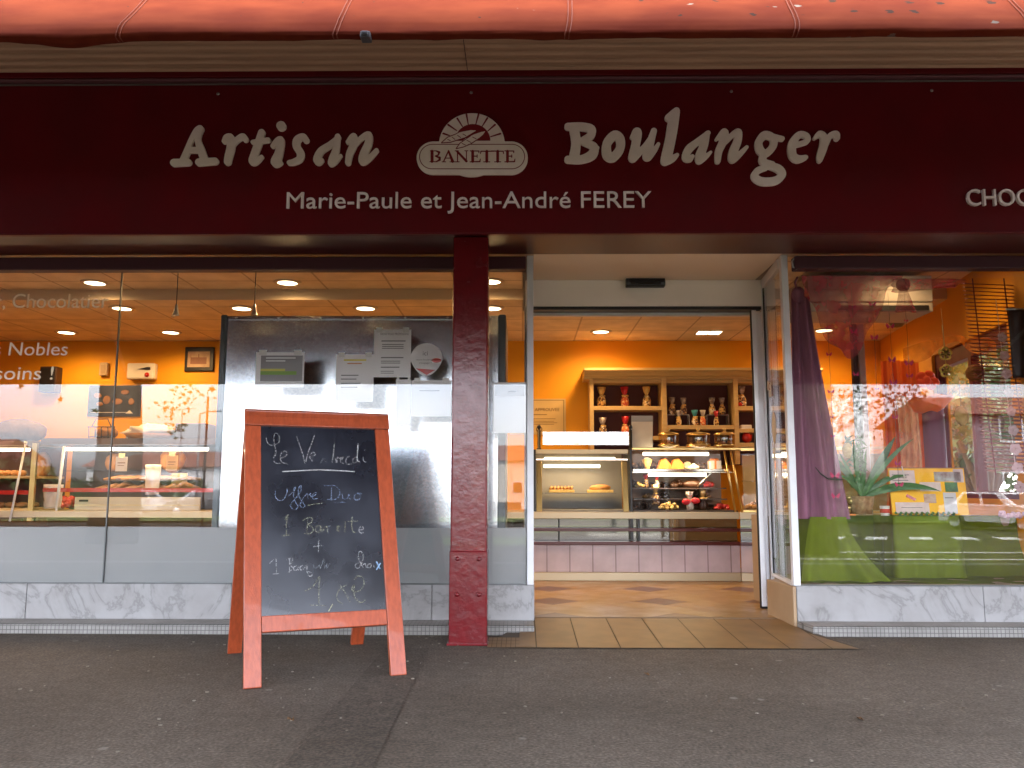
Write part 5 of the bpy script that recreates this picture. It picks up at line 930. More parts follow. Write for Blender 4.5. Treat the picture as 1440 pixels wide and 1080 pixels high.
def paper(label, x0, x1, z0, z1, rows, name='paper_notice', m_=None, tape=True):
    t = thing(name, label, 'notice', ((x0+x1)/2,YP,z0)); s = bx('sheet', m_ or m_pap, t, x0,x1,YP,YP+.002,z0,z1)
    mb = MB(); w_ = x1-x0; h_ = z1-z0
    for (a, b, v, th) in rows: mb.box(x0+w_*a,x0+w_*b,YP-.0012,YP-.0002,z0+h_*v,z0+h_*(v+th))
    if rows: mb.build('printed_lines', m_ptxt, t)
    if tape: MB().box(x0+w_*.06,x0+w_*.22,YP-.002,YP-.0014,z1-.02,z1+.015).box(x0+w_*.78,x0+w_*.94,YP-.002,YP-.0014,z1-.02,z1+.015).build('tape', m_tape, t)
    return t
q = random.Random(5)
def lines(v0, v1, step, a=.12, b=.85):
    o = []; v = v1
    while v > v0: o.append((a, a+(b-a)*(.6+.4*q.random()), v, step*.3)); v -= step
    return o
t = paper('white notice with a grey landscape photo of a green field', -1.845,-1.508,1.612,1.858, [])
bx('photo', mat('grey_photo', (.20,.20,.21), .5), t, -1.81,-1.52,YP-.0012,YP-.0002,1.655,1.835); bx('field_print', mat('green_print', (.16,.28,.06), .6), t, -1.81,-1.56,YP-.0024,YP-.0014,1.70,1.725); bx('crop_print', mat('yellow_print', (.45,.42,.08), .6), t, -1.81,-1.64,YP-.0024,YP-.0014,1.726,1.742)
MB().box(-1.775,-1.57,YP-.0015,YP-.0005,1.813,1.822).box(-1.775,-1.64,YP-.0015,YP-.0005,1.793,1.801).build('printed_heading', m_pap, t)
t = paper('white sheet with a yellow heading and four grey lines', -1.288,-1.027,1.512,1.842, [(.14,.6,.55,.02),(.14,.55,.47,.02),(.14,.66,.38,.02),(.14,.58,.30,.02)]); bx('heading', mat('yellow_ink', (.5,.42,.05), .6), t, -1.235,-1.08,YP-.0015,YP-.0004,1.797,1.808)
bx('heading', mat('orange_ink', (.5,.2,.08), .6), t, -1.21,-1.11,YP-.0015,YP-.0004,1.775,1.782)
t = paper('tall typed white notice with a bold heading, highest on the window', -1.030,-.772,1.683,2.016, [(.2,.85,.75,.022)]+[(.22,.8,v,.014) for v in (.68,.64,.60)]+[(.2,.8,.40,.02)]+[(.2,.72,v,.014) for v in (.33,.29)]+[(.2,.7,.20,.02)]+[(.2,.55,v,.012) for v in (.12,.08)])
text('notice_title', 'NOUS VOUS PROPOSONS', -.985,-.79,1.978,.015,YP-.0015,m_ptxt,t,.001)
paper('narrow white strip of paper hanging below the tall notice', -.872,-.768,1.345,1.668, [])
paper('large plain white sheet low beside the post, under the heart sticker', -.764,-.49,1.412,1.662, [(.2,.7,.7,.02)])
hs = thing('heart_sticker', 'heart shaped white and red window sticker with the word ici', 'sticker', (-.664,YP,1.69))
hp = []
for k in range(48):
    a = 2*math.pi*k/48; r_ = .112*(1+.05*math.cos(2*a)); x = math.sin(a); z = math.cos(a); hp.append((-.664+.112*x*(1-.25*max(0,-z)), 1.812+.118*z*(1.02 if z<0 else .92)))
hp = hp[::-1]
MB().prism(hp, YP-.0005, YP+.0015).build('sticker_face', m_pap, hs)
MB().add([(-.74,YP-.0016,1.745),(-.60,YP-.0016,1.735),(-.662,YP-.0016,1.698)],[(0,1,2)]).blob((-.595,YP-.001,1.80),(.035,.0008,.016),8,.0).build('red_print', m_redgl, hs)
text('sticker_word', 'ici', -.69,-.655,1.835,.032,YP-.0018,m_ptxt,hs,.001); text('sticker_word', 'votre boulanger', -.735,-.61,1.80,.012,YP-.0018,m_ptxt,hs,.001); text('sticker_word', "s'engage !", -.715,-.63,1.777,.012,YP-.0018,m_ptxt,hs,.001)
t = paper('white notice with a grey box printed at its head, right of the steel post', -.205,.022,1.30,1.648, [], tape=False); bx('grey_box_print', mat('pale_grey_print', (.33,.31,.32), .6), t, -.19,.01,YP-.0012,YP-.0002,1.555,1.625); MB().blob((-.07,YP-.002,1.585),(.03,.0008,.006),6,0).build('dark_mark', m_ptxt, t)
# ------------------------------------------------------------------ right window display
m_lilac = mat('lilac_cloth', (.27,.11,.17), .9, col2=(.21,.085,.135), nscale=6, stretch=(6,6,.6))
m_green = mat('green_cloth', (.105,.135,.004), .95, col2=(.085,.11,.003), nscale=3)
m_tulle = sheer('pink_tulle', (.42,.07,.11), .62); m_orgz = sheer('orange_organza', (.85,.28,.03), .62); m_cream_sheer = sheer('cream_sheer', (.80,.55,.32), .55)
cu = thing('lilac_curtain', 'long lilac cloth curtain gathered at the top, left side of the right window', 'curtain', (2.0,.5,.72))
def lil(u, v):
    w_ = .13+.25*v**1.2; x = 1.895+.045*v*0+w_*u + (.03 if v<.1 else .03*(1-v)); z = 2.30-1.58*v
    return (x, .50+.035*math.sin(u*17+v*1.5)*(.5+.5*v)+.02*math.sin(u*7), z)
MB().sheet(60, 30, lil).build('curtain_cloth', m_lilac, cu)
MB().blob((1.975,.50,2.31),(.05,.035,.06),8,.3,4).tube([(1.975,.5,2.33),(1.96,.5,2.40),(1.98,.5,2.44)],.008,6).build('curtain_knot', m_lilac, cu)
gd = thing('green_cloth', 'bright green cloth draped low across the right window display', 'cloth', (2.2,.5,.30))
def gskirt(u, v):
    x0 = 1.86+.13*(1-v)**2*0; l = 1.87+.16*0; left = 1.98-.10*v; right = 2.23+.26*v**1.8+.02*v
    x = left+(right-left)*u; return (x, .46-.04*v-.03*math.sin(u*9+v)*v-.02*math.sin(u*19)*v, .735-.435*v)
MB().sheet(40, 20, gskirt).build('front_drape', m_green, gd)
def gback(u, v): return (1.86+2.0*u, 1.02-.25*v**3+.012*math.sin(u*30), .73-.43*v)
MB().sheet(60, 14, gback).build('back_drape', m_green, gd)
def gfloor(u, v): return (1.86+2.0*u, .31+.6*v, .302+.012*mnoise.noise(Vector((u*14,v*5,0)))+.02*max(0,mnoise.noise(Vector((u*5,v*3,4)))))
MB().sheet(60, 16, gfloor).build('floor_cloth', m_green, gd)
MB().box(1.86,3.7,1.03,1.5,.04,.72).build('window_stage', mat('stage_board', (.30,.22,.15), .7), gd)
MB().box(1.86,3.7,.30,1.02,.04,.299).build('window_floor', mat('stage_board_low', (.30,.22,.15), .7), gd)
gb = thing('draped_box', 'square display box covered in green cloth, under the yellow picture board', 'display box', (2.87,.75,.30))
def gbox(u, v):
    pts = [(2.64,1.0),(2.64,.66),(3.105,.66),(3.105,1.0)]; k = u*3; i = min(int(k),2); t = k-i
    x = pts[i][0]*(1-t)+pts[i+1][0]*t; y = pts[i][1]*(1-t)+pts[i+1][1]*t
    fl = .02*v*math.sin(u*40)+.012*v
    return (x+(fl if i == 2 else -fl if i == 0 else 0), y-(fl if i == 1 else 0), .735-.43*v)
MB().sheet(66, 12, gbox).build('box_skirt', m_green, gb)
MB().sheet(12, 8, lambda u,v: (2.64+.465*u, .66+.34*v, .736+.006*mnoise.noise(Vector((u*5,v*5,2))))).build('box_top', m_green, gb); bx('box', mat('carton', (.3,.2,.1), .8), gb, 2.66,3.085,.69,.99,.302,.728)
tu = thing('tulle_swag', 'pink tulle swag knotted at the head of the right window', 'swag', (2.4,.42,2.38))
def tul(u, v):
    x = 1.98+.72*u; top = 2.43; bot = 2.35-.50*(.5+.5*math.cos(math.pi*min(1,abs(u-.42)/.52)))**.75+.02*math.sin(u*23)
    z = top+(bot-top)*v; return (x+.06*v*(.5-u), .42+.03*math.sin(u*26+v*3)*v+.03*v*math.sin(v*9), z)
MB().sheet(60, 24, tul).build('swag_fold', m_tulle, tu)
def tul2(u, v): return (2.62+.52*u, .43+.02*math.sin(v*14+u*6), 2.42-.02*u-(.11-.07*abs(u-.1))*v*(1 if u<.9 else .6))
MB().sheet(30, 10, tul2).build('swag_tail', m_tulle, tu)
MB().sheet(10, 12, lambda u,v: (2.68+.11*(u-.4)*(.4+v), .40+.02*math.sin(u*9), 2.36-.20*v)).blob((2.69,.41,2.36),(.05,.03,.045),8,.4,4).build('swag_knot', m_tulle, tu)
m_pinkb = mat('hot_pink_paper', (.40,.01,.08), .6)
q = random.Random(3); k = 0
for x, zt, items, lb in ((2.14,2.36,(2.05,1.86,1.60,1.42,1.29,1.02,.88),'thread of pink paper butterflies over the lilac curtain'),(2.32,2.36,(2.2,2.02,1.72),'thread of pink paper butterflies hanging through the tulle point'),(2.46,2.36,(2.22,1.98,1.62),'thread of pink paper butterflies beside the tulle point'),(2.575,2.30,(2.06,1.82,1.66,1.42,1.10,.96),'thread of pink paper butterflies in front of the orange curtain'),(2.69,2.30,(2.1,1.80,1.71),'thread of pink paper butterflies under the tulle knot')):
    t = thing('butterfly_garland', lb, 'garland', (x,.40,zt), group='threads of pink paper butterflies')
    MB().tube([(x,.40,zt),(x+.004,.40,(zt+items[-1])/2),(x,.40,items[-1]-.02)], .0012, 4).build('thread', m_black, t)
    for z in items:
        s = .008+.014*q.random(); a = q.random()*.8-.4; mb = MB()
        for sg_ in (-1,1):
            mb.add([(x,.398,z-.3*s),(x+sg_*s*1.3,.398-.3*s,z+s*1.1+a*s),(x+sg_*s*1.5,.398-.3*s,z+.1*s),(x+sg_*s*.9,.398-.2*s,z-s)], [(0,1,2,3)])
        mb.build('butterfly', m_pinkb, t, thick=.0015)
# plant in a basket
m_leaf = mat('plant_leaf', (.025,.085,.022), .4, col2=(.05,.13,.03), nscale=4, stretch=(2,2,9)); m_leaf_lt = mat('plant_leaf_light', (.07,.17,.05), .5)
pl = thing('potted_plant', 'leafy plant with long strap leaves in a brown basket, right window', 'plant', (2.46,.78,.74))
MB().lathe([(0,0),(.075,0),(.098,.13),(.090,.13),(.085,.10),(0,.10)],(2.46,.78,.745),22).build('basket', mat('basket_weave', (.33,.17,.08), .7, col2=(.22,.10,.045), nscale=40, bump=.6, bscale=60), pl)
def leaf(mb, p, w_):
    p = [Vector(a) for a in p]; n = 14; vs = []
    for i in range(n+1):
        t = i/n; a = p[0]*(1-t)**2+p[1]*2*t*(1-t)+p[2]*t*t; d = (p[1]-p[0])*(1-t)+(p[2]-p[1])*t
        s = d.cross(Vector((0,-1,.35))).normalized()*w_*math.sin(math.pi*min(1,.08+t*.92))**.8; up_ = Vector((0,.35*w_,.25*w_))
        vs += [tuple(a+s), tuple(a-up_*.5), tuple(a-s)]
    mb.add(vs, [(3*i,3*i+1,3*i+4,3*i+3) for i in range(n)]+[(3*i+1,3*i+2,3*i+5,3*i+4) for i in range(n)], True)
base = (2.47,.76,.86)
for tip, mid, w_, lt in (((2.08,.62,1.245),(2.28,.68,1.17),.022,0),((2.685,.66,1.30),(2.57,.70,1.10),.030,0),((2.80,.62,1.285),(2.62,.66,1.17),.016,1),((2.95,.60,.915),(2.68,.64,1.00),.030,0),((2.45,.82,1.30),(2.44,.80,1.1),.018,1),((2.33,.8,1.2),(2.40,.8,1.05),.015,1),((2.54,.82,1.22),(2.5,.8,1.05),.016,1),((2.78,.72,1.02),(2.63,.72,1.04),.020,0),((2.28,.70,1.02),(2.36,.72,1.03),.014,1)):
    mb = MB(); leaf(mb, (base, mid, tip), w_); mb.build('leaf', m_leaf_lt if lt else m_leaf, pl)
q = random.Random(9); mb = MB()
for k in range(150):
    c = Vector((2.45+.12*(q.random()-.5), .80+.1*(q.random()-.5), .95+.36*q.random())); d = Vector((q.random()-.5,q.random()-.5,q.random()-.3)).normalized()*.03; s = d.cross(Vector((q.random(),1,q.random()))).normalized()*.007
    mb.add([tuple(c-d),tuple(c+s),tuple(c+d),tuple(c-s)],[(0,1,2,3)])
mb.build('fine_foliage', m_leaf_lt, pl)
MB().tube([(2.03,.5,1.06),(2.06,.5,1.02),(2.10,.5,.995),(2.16,.5,.992),(2.25,.52,.99)],[.003,.005,.006,.005,.003],6)
tag(MB().tube([(2.025,.44,1.075),(2.06,.44,1.03),(2.11,.44,.995),(2.17,.44,.99),(2.24,.46,.99)],[.002,.005,.006,.005,.002],6).build('twig', m_black), 'thin dark curved twig against the lilac curtain', 'twig')
tag(MB().blob((2.36,.72,1.205),(.035,.03,.055),8,.25,4).build('yellow_ornament', m_straw), 'golden bird shaped ornament left of the plant', 'ornament')
# picture board
pb = thing('picture_board', 'yellow board pasted with small pictures and notes, leaning on the green box', 'picture board', (2.92,.72,.74)); Mb = Matrix.Translation((2.92,.70,.742)) @ Matrix.Rotation(R(-6),4,'X')
MB().box(-.265,.28,0,.012,0,.335,Mb).build('board', mat('orange_yellow_board', (.82,.40,.003), .6), pb); MB().box(-.265,.28,-.001,.013,.336,.342,Mb).build('board_edge', mat('brown_edge', (.25,.10,.04), .6), pb)
m_pinkp = mat('pale_pink_paper', (.62,.47,.42), .6, col2=(.55,.40,.36), nscale=25)
for nm, a, m_ in (('note',(-.26,-.08,.20,.32),m_pinkp),('note',(-.24,.0,.01,.09),m_pinkp),('note',(.11,.20,.01,.16),mat('grey_note', (.50,.47,.46), .6)),('picture',(.06,.25,.24,.31),mat('teal_print', (.42,.42,.38), .5, col2=(.22,.12,.10), nscale=18)),('picture',(-.05,.10,.17,.235),m_pinkp),('picture',(.13,.22,.165,.235),mat('leaf_print', (.06,.18,.04), .5, col2=(.02,.08,.02), nscale=20)),('picture',(-.03,.055,.085,.15),mat('brown_print', (.35,.16,.10), .5, col2=(.5,.35,.25), nscale=22)),('note',(.20,.27,.235,.33),m_pinkp)):
    MB().box(a[0],a[1],-.003,-.0005,a[2],a[3],Mb).build(nm, m_, pb)
MB().box(-.245,-.12,-.0045,-.0032,.285,.29,Mb).box(-.245,-.14,-.0045,-.0032,.265,.27,Mb).box(-.245,-.13,-.0045,-.0032,.245,.25,Mb).box(.12,.18,-.0045,-.0032,.12,.125,Mb).box(-.2,-.05,-.0045,-.0032,.05,.054,Mb).build('note_lines', m_ptxt, pb)
MB().prism([(-.16,.13),(-.10,.10),(-.085,.115),(-.15,.15)],-.005,-.0032).build('red_sticker', m_redgl, pb); pb.children[-1].location = (0,-.02,.0) if False else (0,0,0)
for v in pb.children[-1].data.vertices: v.co = (Mb @ (v.co + Vector(pb.location))) - Vector(pb.location)
tag(MB().sheet(50,2,lambda u,v: (2.66+.42*u, .655+.03*v, .745+.012*math.sin(u*70)+.012*v)).build('green_ruffle', m_leaf_lt), 'crinkled green paper strip along the foot of the yellow board', 'paper trim')
tag(MB().tube([(2.735,.69,1.09),(2.755,.70,1.0)],.004,6).build('white_stick', m_whitebox), 'thin white stick beside the strap leaves', 'stick')
# tall purple stand with orange shade, curtains, blind, flowers
ls = thing('floor_lamp', 'purple column with a crumpled orange paper shade on top', 'lamp', (3.11,.95,.30)); MB().lathe([(.078,.30),(.076,1.55),(0,1.56)],(3.11,.95,0),20).build('column', mat('purple_cloth', (.15,.05,.08), .7, col2=(.19,.065,.10), nscale=4, stretch=(3,3,.4)), ls)
sh = MB().lathe([(.065,1.50),(.10,1.52),(.155,1.60),(.16,1.625),(.14,1.62),(0,1.58)],(3.09,.95,0),24); sh.v = [(x+.012*math.sin(z*90),y,z+.010*math.sin(x*60)) for x,y,z in sh.v]; sh.build('shade', mat('orange_paper', (.80,.12,.01), .6), ls)
t = thing('orange_flower', 'big orange paper flower above the purple column', 'paper flower', (3.13,1.05,1.75)); mb = MB()
for k in range(7):
    a = k*.9; mb.blob((.05*math.cos(a), .02*math.sin(k), .03*math.sin(a)+.03*(k%2)), (.045,.02,.035), 7, .2, 3, k, Matrix.Rotation(a,4,'Y'))
mb.build('petals', mat('orange_petal', (.75,.07,.01), .7), t, local=True)
for x, z, lb in ((3.155,1.93,'yellow felt flower hanging higher above the orange paper flower'),(3.155,1.80,'yellow felt flower hanging over the orange paper flower')):
    t = thing('felt_flower', lb, 'felt flower', (x,.80,z)); mb = MB()
    for k in range(5): a = k*2*math.pi/5+.3; mb.lathe([(.012,-.004),(.026,-.004),(.026,.004),(.012,.004)],(.028*math.cos(a),0,.028*math.sin(a)),10,'y')
    mb.build('petals', mat('yellow_felt', (.70,.50,.10), .8), t, local=True); MB().tube([(0,0,.03),(-.01,0,.35)],.003,5).build('ribbon', m_straw, t, local=True)
t = thing('straw_ball', 'brown woven straw ball hanging before the side window', 'ball', (3.42,.9,1.80)); mb = MB()
for k in range(16):
    M_ = Matrix.Rotation(k*.7,4,'X') @ Matrix.Rotation(k*1.3,4,'Z'); pts = [M_ @ Vector((.058*math.cos(a*.42),.058*math.sin(a*.42),.012*math.sin(a+k))) for a in range(16)]; mb.tube(pts,.007,5,False)
mb.build('woven_straw', mat('brown_straw', (.25,.12,.03), .7), t, local=True)
def hang(name, label, x0, x1, y, z0, z1, m_, waves, amp, cat='curtain'):
    return tag(MB().sheet(60,16,lambda u,v:(x0+(x1-x0)*u+.02*v*math.sin(v*4), y+amp*math.sin(u*waves)+.01*math.sin(u*3*waves+1), z1+(z0-z1)*v)).build(name, m_), label, cat)
hang('orange_curtain', 'bright orange curtain hanging in folds behind the plant', 3.02,3.32,1.6,.72,2.0,mat('orange_cloth', (.72,.13,.01), .8, col2=(.62,.10,.01), nscale=4, stretch=(5,5,.5)),24,.03)
hang('sheer_curtain', 'cream sheer curtain next to the orange curtain', 2.98,3.14,1.25,.74,1.66,m_cream_sheer,20,.03)
tag(MB().sheet(40,12,lambda u,v:(2.98+.75*u, 1.1+.04*math.sin(u*20), 2.02+.10*math.sin(u*2.6)-.10*v-.05*math.sin(u*9)*v)).build('organza_swag', m_orgz), 'golden orange organza swag above the side window', 'swag')
bl_ = thing('wooden_blind', 'reddish brown wooden slatted blind hanging before the side wall', 'blind', (3.5,.8,2.45)); mb = MB()
for k in range(50):
    z = 2.46-.0285*k; xo = .0+.0015*k; mb.box(3.325+xo,3.72+xo,.782,.818,z-.004,z+.002,Matrix.Translation((3.5,.8,z)) @ Matrix.Rotation(R(2.2+.6*math.sin(k)),4,'Y') @ Matrix.Rotation(R(18),4,'X') @ Matrix.Translation((-3.5,-.8,-z)))
mb.build('slats', mat('blind_wood', (.26,.055,.02), .5, col2=(.20,.04,.015), nscale=6, stretch=(.6,9,9)), bl_)
mb = MB()
for x in (3.385,3.62): mb.tube([(x,.783,2.5),(x+.03,.783,1.75),(x+.07,.783,1.03)],.005,5)
mb.build('blind_cord', mat('dark_red_cord', (.16,.015,.015), .7), bl_)
for x, y, lb in ((3.455,.62,'string of white and pink cloth flowers before the wooden blind'),):
    t = thing('flower_garland', lb, 'garland', (x,y,2.3)); MB().tube([(x,y,2.3),(x+.03,y,1.6),(x+.06,y,.9)],.003,5).build('string', m_pinkp, t); q = random.Random(4)
    for k in range(9):
        z = 2.02-.135*k; mb = MB(); r_ = .024+.006*q.random(); cx = x+.01+.06*(2.3-z)/1.4
        for j in range(5): a = j*1.2566+k; mb.blob((cx+r_*.8*math.cos(a), y-.01, z+r_*.8*math.sin(a)),(r_*.75,.006,r_*.75),5,.1)
        mb.build('flower', mat('pale_petal', (.55,.38,.40), .8) if k == 0 else bpy.data.materials['pale_petal'], t)
for x, z, lb in ((3.17,1.47,'brown heart shaped biscuit ornament beside the purple column'),(3.44,1.42,'brown paper ornament at the blind side of the window')):
    t = thing('ornament', lb, 'ornament', (x+.1,.85,z)); MB().blob((0,0,0),(.05,.02,.07),8,.3,3,int(z*50)).build('body', m_straw, t, local=True); MB().tube([(0,0,.07),(0,0,.3)],.002,4).build('thread', m_black, t, local=True)
mb = MB(); q = random.Random(12)
for k in range(26): mb.blob((3.33+.35*q.random(), .50+.06*q.random(), .735+.03*q.random()),(.018,.018,.016),4,.3,3,k)
tag(mb.build('pink_flowers', mat('pink_petals', (.60,.36,.42), .8)), 'row of small pink and white flowers low at the right end of the window', 'flowers')
t = thing('white_mug', 'white and red egg cup beside the plant basket', 'cup', (2.60,.70,.736)); MB().lathe([(0,0),(.028,0),(.033,.07),(.028,.07),(0,.02)],(0,0,0),16).build('cup_body', m_whitebox, t, local=True); MB().lathe([(.0335,.02),(.0345,.05)],(0,0,0),16).build('red_band', m_redgl, t, local=True)
t = thing('cake_stand', 'gold wrapped chocolates piled left of the plant basket', 'sweets', (2.30,.78,.736)); mb = MB(); q = random.Random(8)
for k in range(24): mb.blob(((q.random()-.5)*.16,(q.random()-.5)*.1,.02+.16*q.random()**1.5),(.022,.022,.02),5,.2,3,k)
mb.build('wrapped_sweets', m_gold, t, local=True); 
MB().box(-.1,.1,-.06,.06,.0,.012).build('tray', m_orange, t, local=True)
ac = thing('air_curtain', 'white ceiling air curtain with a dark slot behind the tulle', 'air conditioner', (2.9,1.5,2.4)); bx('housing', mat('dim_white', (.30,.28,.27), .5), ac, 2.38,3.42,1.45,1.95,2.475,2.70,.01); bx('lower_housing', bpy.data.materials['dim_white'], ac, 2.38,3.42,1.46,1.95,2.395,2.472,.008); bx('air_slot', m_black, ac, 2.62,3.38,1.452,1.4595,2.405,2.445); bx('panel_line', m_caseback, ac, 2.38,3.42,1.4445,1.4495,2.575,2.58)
t = thing('door_frame_post', 'slim grey aluminium frame post inside the shop behind the tulle point', 'post', (3.02,2.0,.05)); bx('frame_post', m_alu_gr, t, 3.0,3.05,1.98,2.03,.05,2.395,.004); bx('dark_post', m_black, t, 2.95,2.996,2.0,2.05,.05,2.395)
t = thing('dome_sensor', 'small dark dome sensor on the ceiling corner at the right', 'sensor', (3.86,3.1,2.649)); MB().lathe([(0,-.07),(.05,-.06),(.08,-.02),(.09,0)],(0,0,0),18).build('dome', m_caseback, t, local=True)
t = thing('hanging_banner', 'narrow black hanging banner at the far right edge of the window', 'banner', (3.46,.56,2.2))
MB().sheet(8,20,lambda u,v:(3.53+.16*u, .60+.012*math.sin(u*9+v*2), 2.22-.50*v)).build('banner_cloth', m_black, t, thick=.004); MB().tube([(3.51,.60,2.225),(3.71,.60,2.225)],.008,6).build('banner_rod', m_alu_gr, t)

# ------------------------------------------------------------------ stretched awning, trees and car park in front (seen mirrored in the glass)
m_roof = mat('stretched_awning_fabric', (.11,.022,.016), .8, col2=(.09,.018,.014), nscale=2)
gr = thing('stretched_awning', 'dark red awning stretched far out over the pavement on folding arms', 'awning', (0,-3.7,0))  # out of view overhead; reach and rear gap shaped to shade the shop front
MB().sheet(40, 10, lambda u,v: (-20+40*u, -3.7+2.62*v, 2.15+1.61*v-.03*math.sin(v*math.pi))).build('awning_fabric', m_roof, gr, thick=.012)
bx('front_bar', m_maroon_dk, gr, -20,20,-3.74,-3.67,2.138,2.21,.01)
bx('rear_shade_roller', m_maroon_dk, gr, -20,20,-1.10,-1.0,3.69,3.92,.02)  # unseen roller, made tall to close the sky gap above the sign
for x in (-15,-9.5,-4.6,5.2,10,15): MB().tube([(x,-1.05,3.69),(x+.25,-2.4,2.88),(x,-3.66,2.19)], .022, 8).build('folding_arm', m_alu, gr)
m_bark = mat('bark', (.10,.08,.06), .9, col2=(.17,.14,.10), nscale=6, bump=.6, bscale=18)
def leafmat(n, a, b):
    m = mat(n, a, .6, col2=b, nscale=1.2, contrast=(.3,.7)); m.node_tree.nodes['Principled BSDF'].inputs['Subsurface Weight'].default_value = 0; return m
m_lf = leafmat('tree_leaves', (.035,.075,.014), (.075,.13,.025)); m_lf2 = leafmat('tree_leaves_dark', (.02,.045,.014), (.05,.085,.02))
def star(mb, c, s, q):
    n = Vector((q.random()-.5,q.random()-.5,q.random()-.5)).normalized(); u = n.orthogonal().normalized(); w_ = n.cross(u); a0 = q.random()*6.28
    vs = []
    for k in range(10):
        r_ = s if k % 2 == 0 else s*.42; a = a0+k*.6283; p = c+u*math.cos(a)*r_+w_*math.sin(a)*r_; vs.append(tuple(p))
    mb.add(vs, [tuple(range(10))])
def tree(label, x, y, z, h, r, tr, seed, lm, n=2200, ls_=.16, sprays=(), tf=.42):
    q = random.Random(seed); t = thing('tree', label, 'tree', (x,y,z), group='trees around the car park'); mb = MB(); th_ = h*tf
    mb.tube([(x,y,z-.2),(x+.05,y,z+th_*.5),(x-.05,y,z+th_),(x,y,z+h*.75)], [tr*1.15,tr,tr*.85,tr*.3], 12)
    cl_ = []
    for k in range(9):
        a = k*2.4; rr = r*(.45+.4*q.random()); e = Vector((x+math.cos(a)*rr, y+math.sin(a)*rr, z+th_+(h-th_)*(.15+.7*q.random()))); mb.tube([(x,y,z+th_*.9),((x+e.x)/2,(y+e.y)/2,(z+th_+e.z)/2+.2),tuple(e)], [tr*.45,tr*.25,.03], 6); cl_.append(e)
    mb.build('trunk', m_bark, t); cr = MB()
    for k in range(18): a = q.random()*6.28; rr = r*math.sqrt(q.random()); cl_.append(Vector((x+math.cos(a)*rr, y+math.sin(a)*rr, z+th_+(h-th_)*(.1+.85*q.random()*(1-.4*rr/r)))))
    for k in range(n):
        c = cl_[q.randrange(len(cl_))]; d = Vector((q.gauss(0,1),q.gauss(0,1),q.gauss(0,.7)))*r*.19; star(cr, c+d, ls_*(.6+.7*q.random()), q)
    for (sx, sy, sz, sr, m2) in sprays:
        for k in range(m2): star(cr, Vector((sx,sy,sz))+Vector((q.gauss(0,1)*sr,q.gauss(0,1)*sr*.6,q.gauss(0,1)*sr*.8)), ls_*(.5+.5*q.random())*.7, q)
    cr.build('crown', lm, t); return t
tree('broad tree with a thick trunk just beyond the kerb, mirrored over the bread poster', -8.05,-10.5,-.15,9,4.2,.42,1,m_lf2,2600,.085,((-6.9,-10.2,2.45,.16,50),(-6.75,-10.2,2.1,.10,34),(-6.5,-10.2,2.75,.2,50)))
tree('broad tree beyond the kerb with leaf sprays hanging low, mirrored beside the lilac curtain', 4.82,-8.0,-.14,9,4.2,.30,2,m_lf2,2600,.085,((6.1,-10.4,2.55,.30,240),(6.9,-10.4,2.6,.38,320),(6.4,-10.4,2.15,.20,120),(7.6,-10.4,2.65,.38,240),(5.9,-10.4,1.9,.12,24)), .8)  # trunk stood here to block the mirrored sky over the curtain
tree('round tree at the far left of the car park', -34,-48,-.57,3.2,2.2,.2,3,m_lf2,1500,.4)
tree('dark conical tree between houses across the car park', -19,-62,-.57,3.4,1.8,.2,4,m_lf2,1500,.45)
tree('tall tree across the car park beside the mauve house', 32,-50,-.57,6,3.2,.3,5,m_lf,1500,.32)
tree('green tree close outside the side window, nearer the street', 6.9,7.2,-.1,4.6,1.7,.14,6,m_lf,2600,.10,(),.16); tree('green tree outside the side window, farther along the wall', 8.6,10.4,-.1,6,2.4,.2,7,m_lf,3000,.13,(),.14)
tree('green tree outside the side window, behind the two others', 10.6,14.5,-.1,7,3.0,.22,8,m_lf,2600,.17,(),.14)
def hedge(label, x0, x1, y, h, n, seed):  # hedges added to darken what the windows mirror
    q = random.Random(seed); mb = MB(); mb.box(x0+.1,x1-.1,y-.45,y+.45,-.6,-.57+h*.8)
    for k in range(n): star(mb, Vector((x0+(x1-x0)*q.random(), y+.75*(q.random()-.5)*1.6, -.5+h*q.random()**.8+.12*math.sin(k))), .16*(.6+.7*q.random()), q)
    return tag(mb.build('hedge', m_lf2), label, 'hedge')
hedge('added dark green hedge across the car park, mirrored behind the strap leaved plant', 11.5, 20, -34, 2.1, 2600, 3)
hedge('long added dark hedge across the car park, mirrored over the bread counter', -46, -21, -49, 2.0, 3600, 4)
# lamp posts, bollards, houses
m_pole = mat('grey_pole', (.20,.21,.22), .5, .4)
for x, y, h, lb in ((-13.9,-29.5,4.7,'thin street lamp with a flat head across the car park, left'),(-24,-52,7.,'taller street lamp farther off at the left'),(19,-42,7,'street lamp behind the parked white cars')):
    t = thing('street_lamp', lb, 'street lamp', (x,y,-.57)); MB().tube([(0,0,0),(0,0,h)],[.06,.04],8).build('pole', m_pole, t, local=True); MB().tube([(0,0,h),(.5,0,h+.12)],.03,6).build('arm', m_pole, t, local=True); MB().box(.3,.9,-.14,.14,h+.08,h+.18).build('lamp_head', m_alu, t, local=True, bevel=.03)
t = thing('banner_pole', 'slim dark pole with a red top near the street lamp', 'pole', (-9.75,-19.5,-.45)); MB().tube([(0,0,0),(0,0,3.2)],.035,8).build('pole', m_black, t, local=True); MB().tube([(0,0,3.2),(0,0,4.2)],.036,8).build('pole_top', m_redgl, t, local=True)
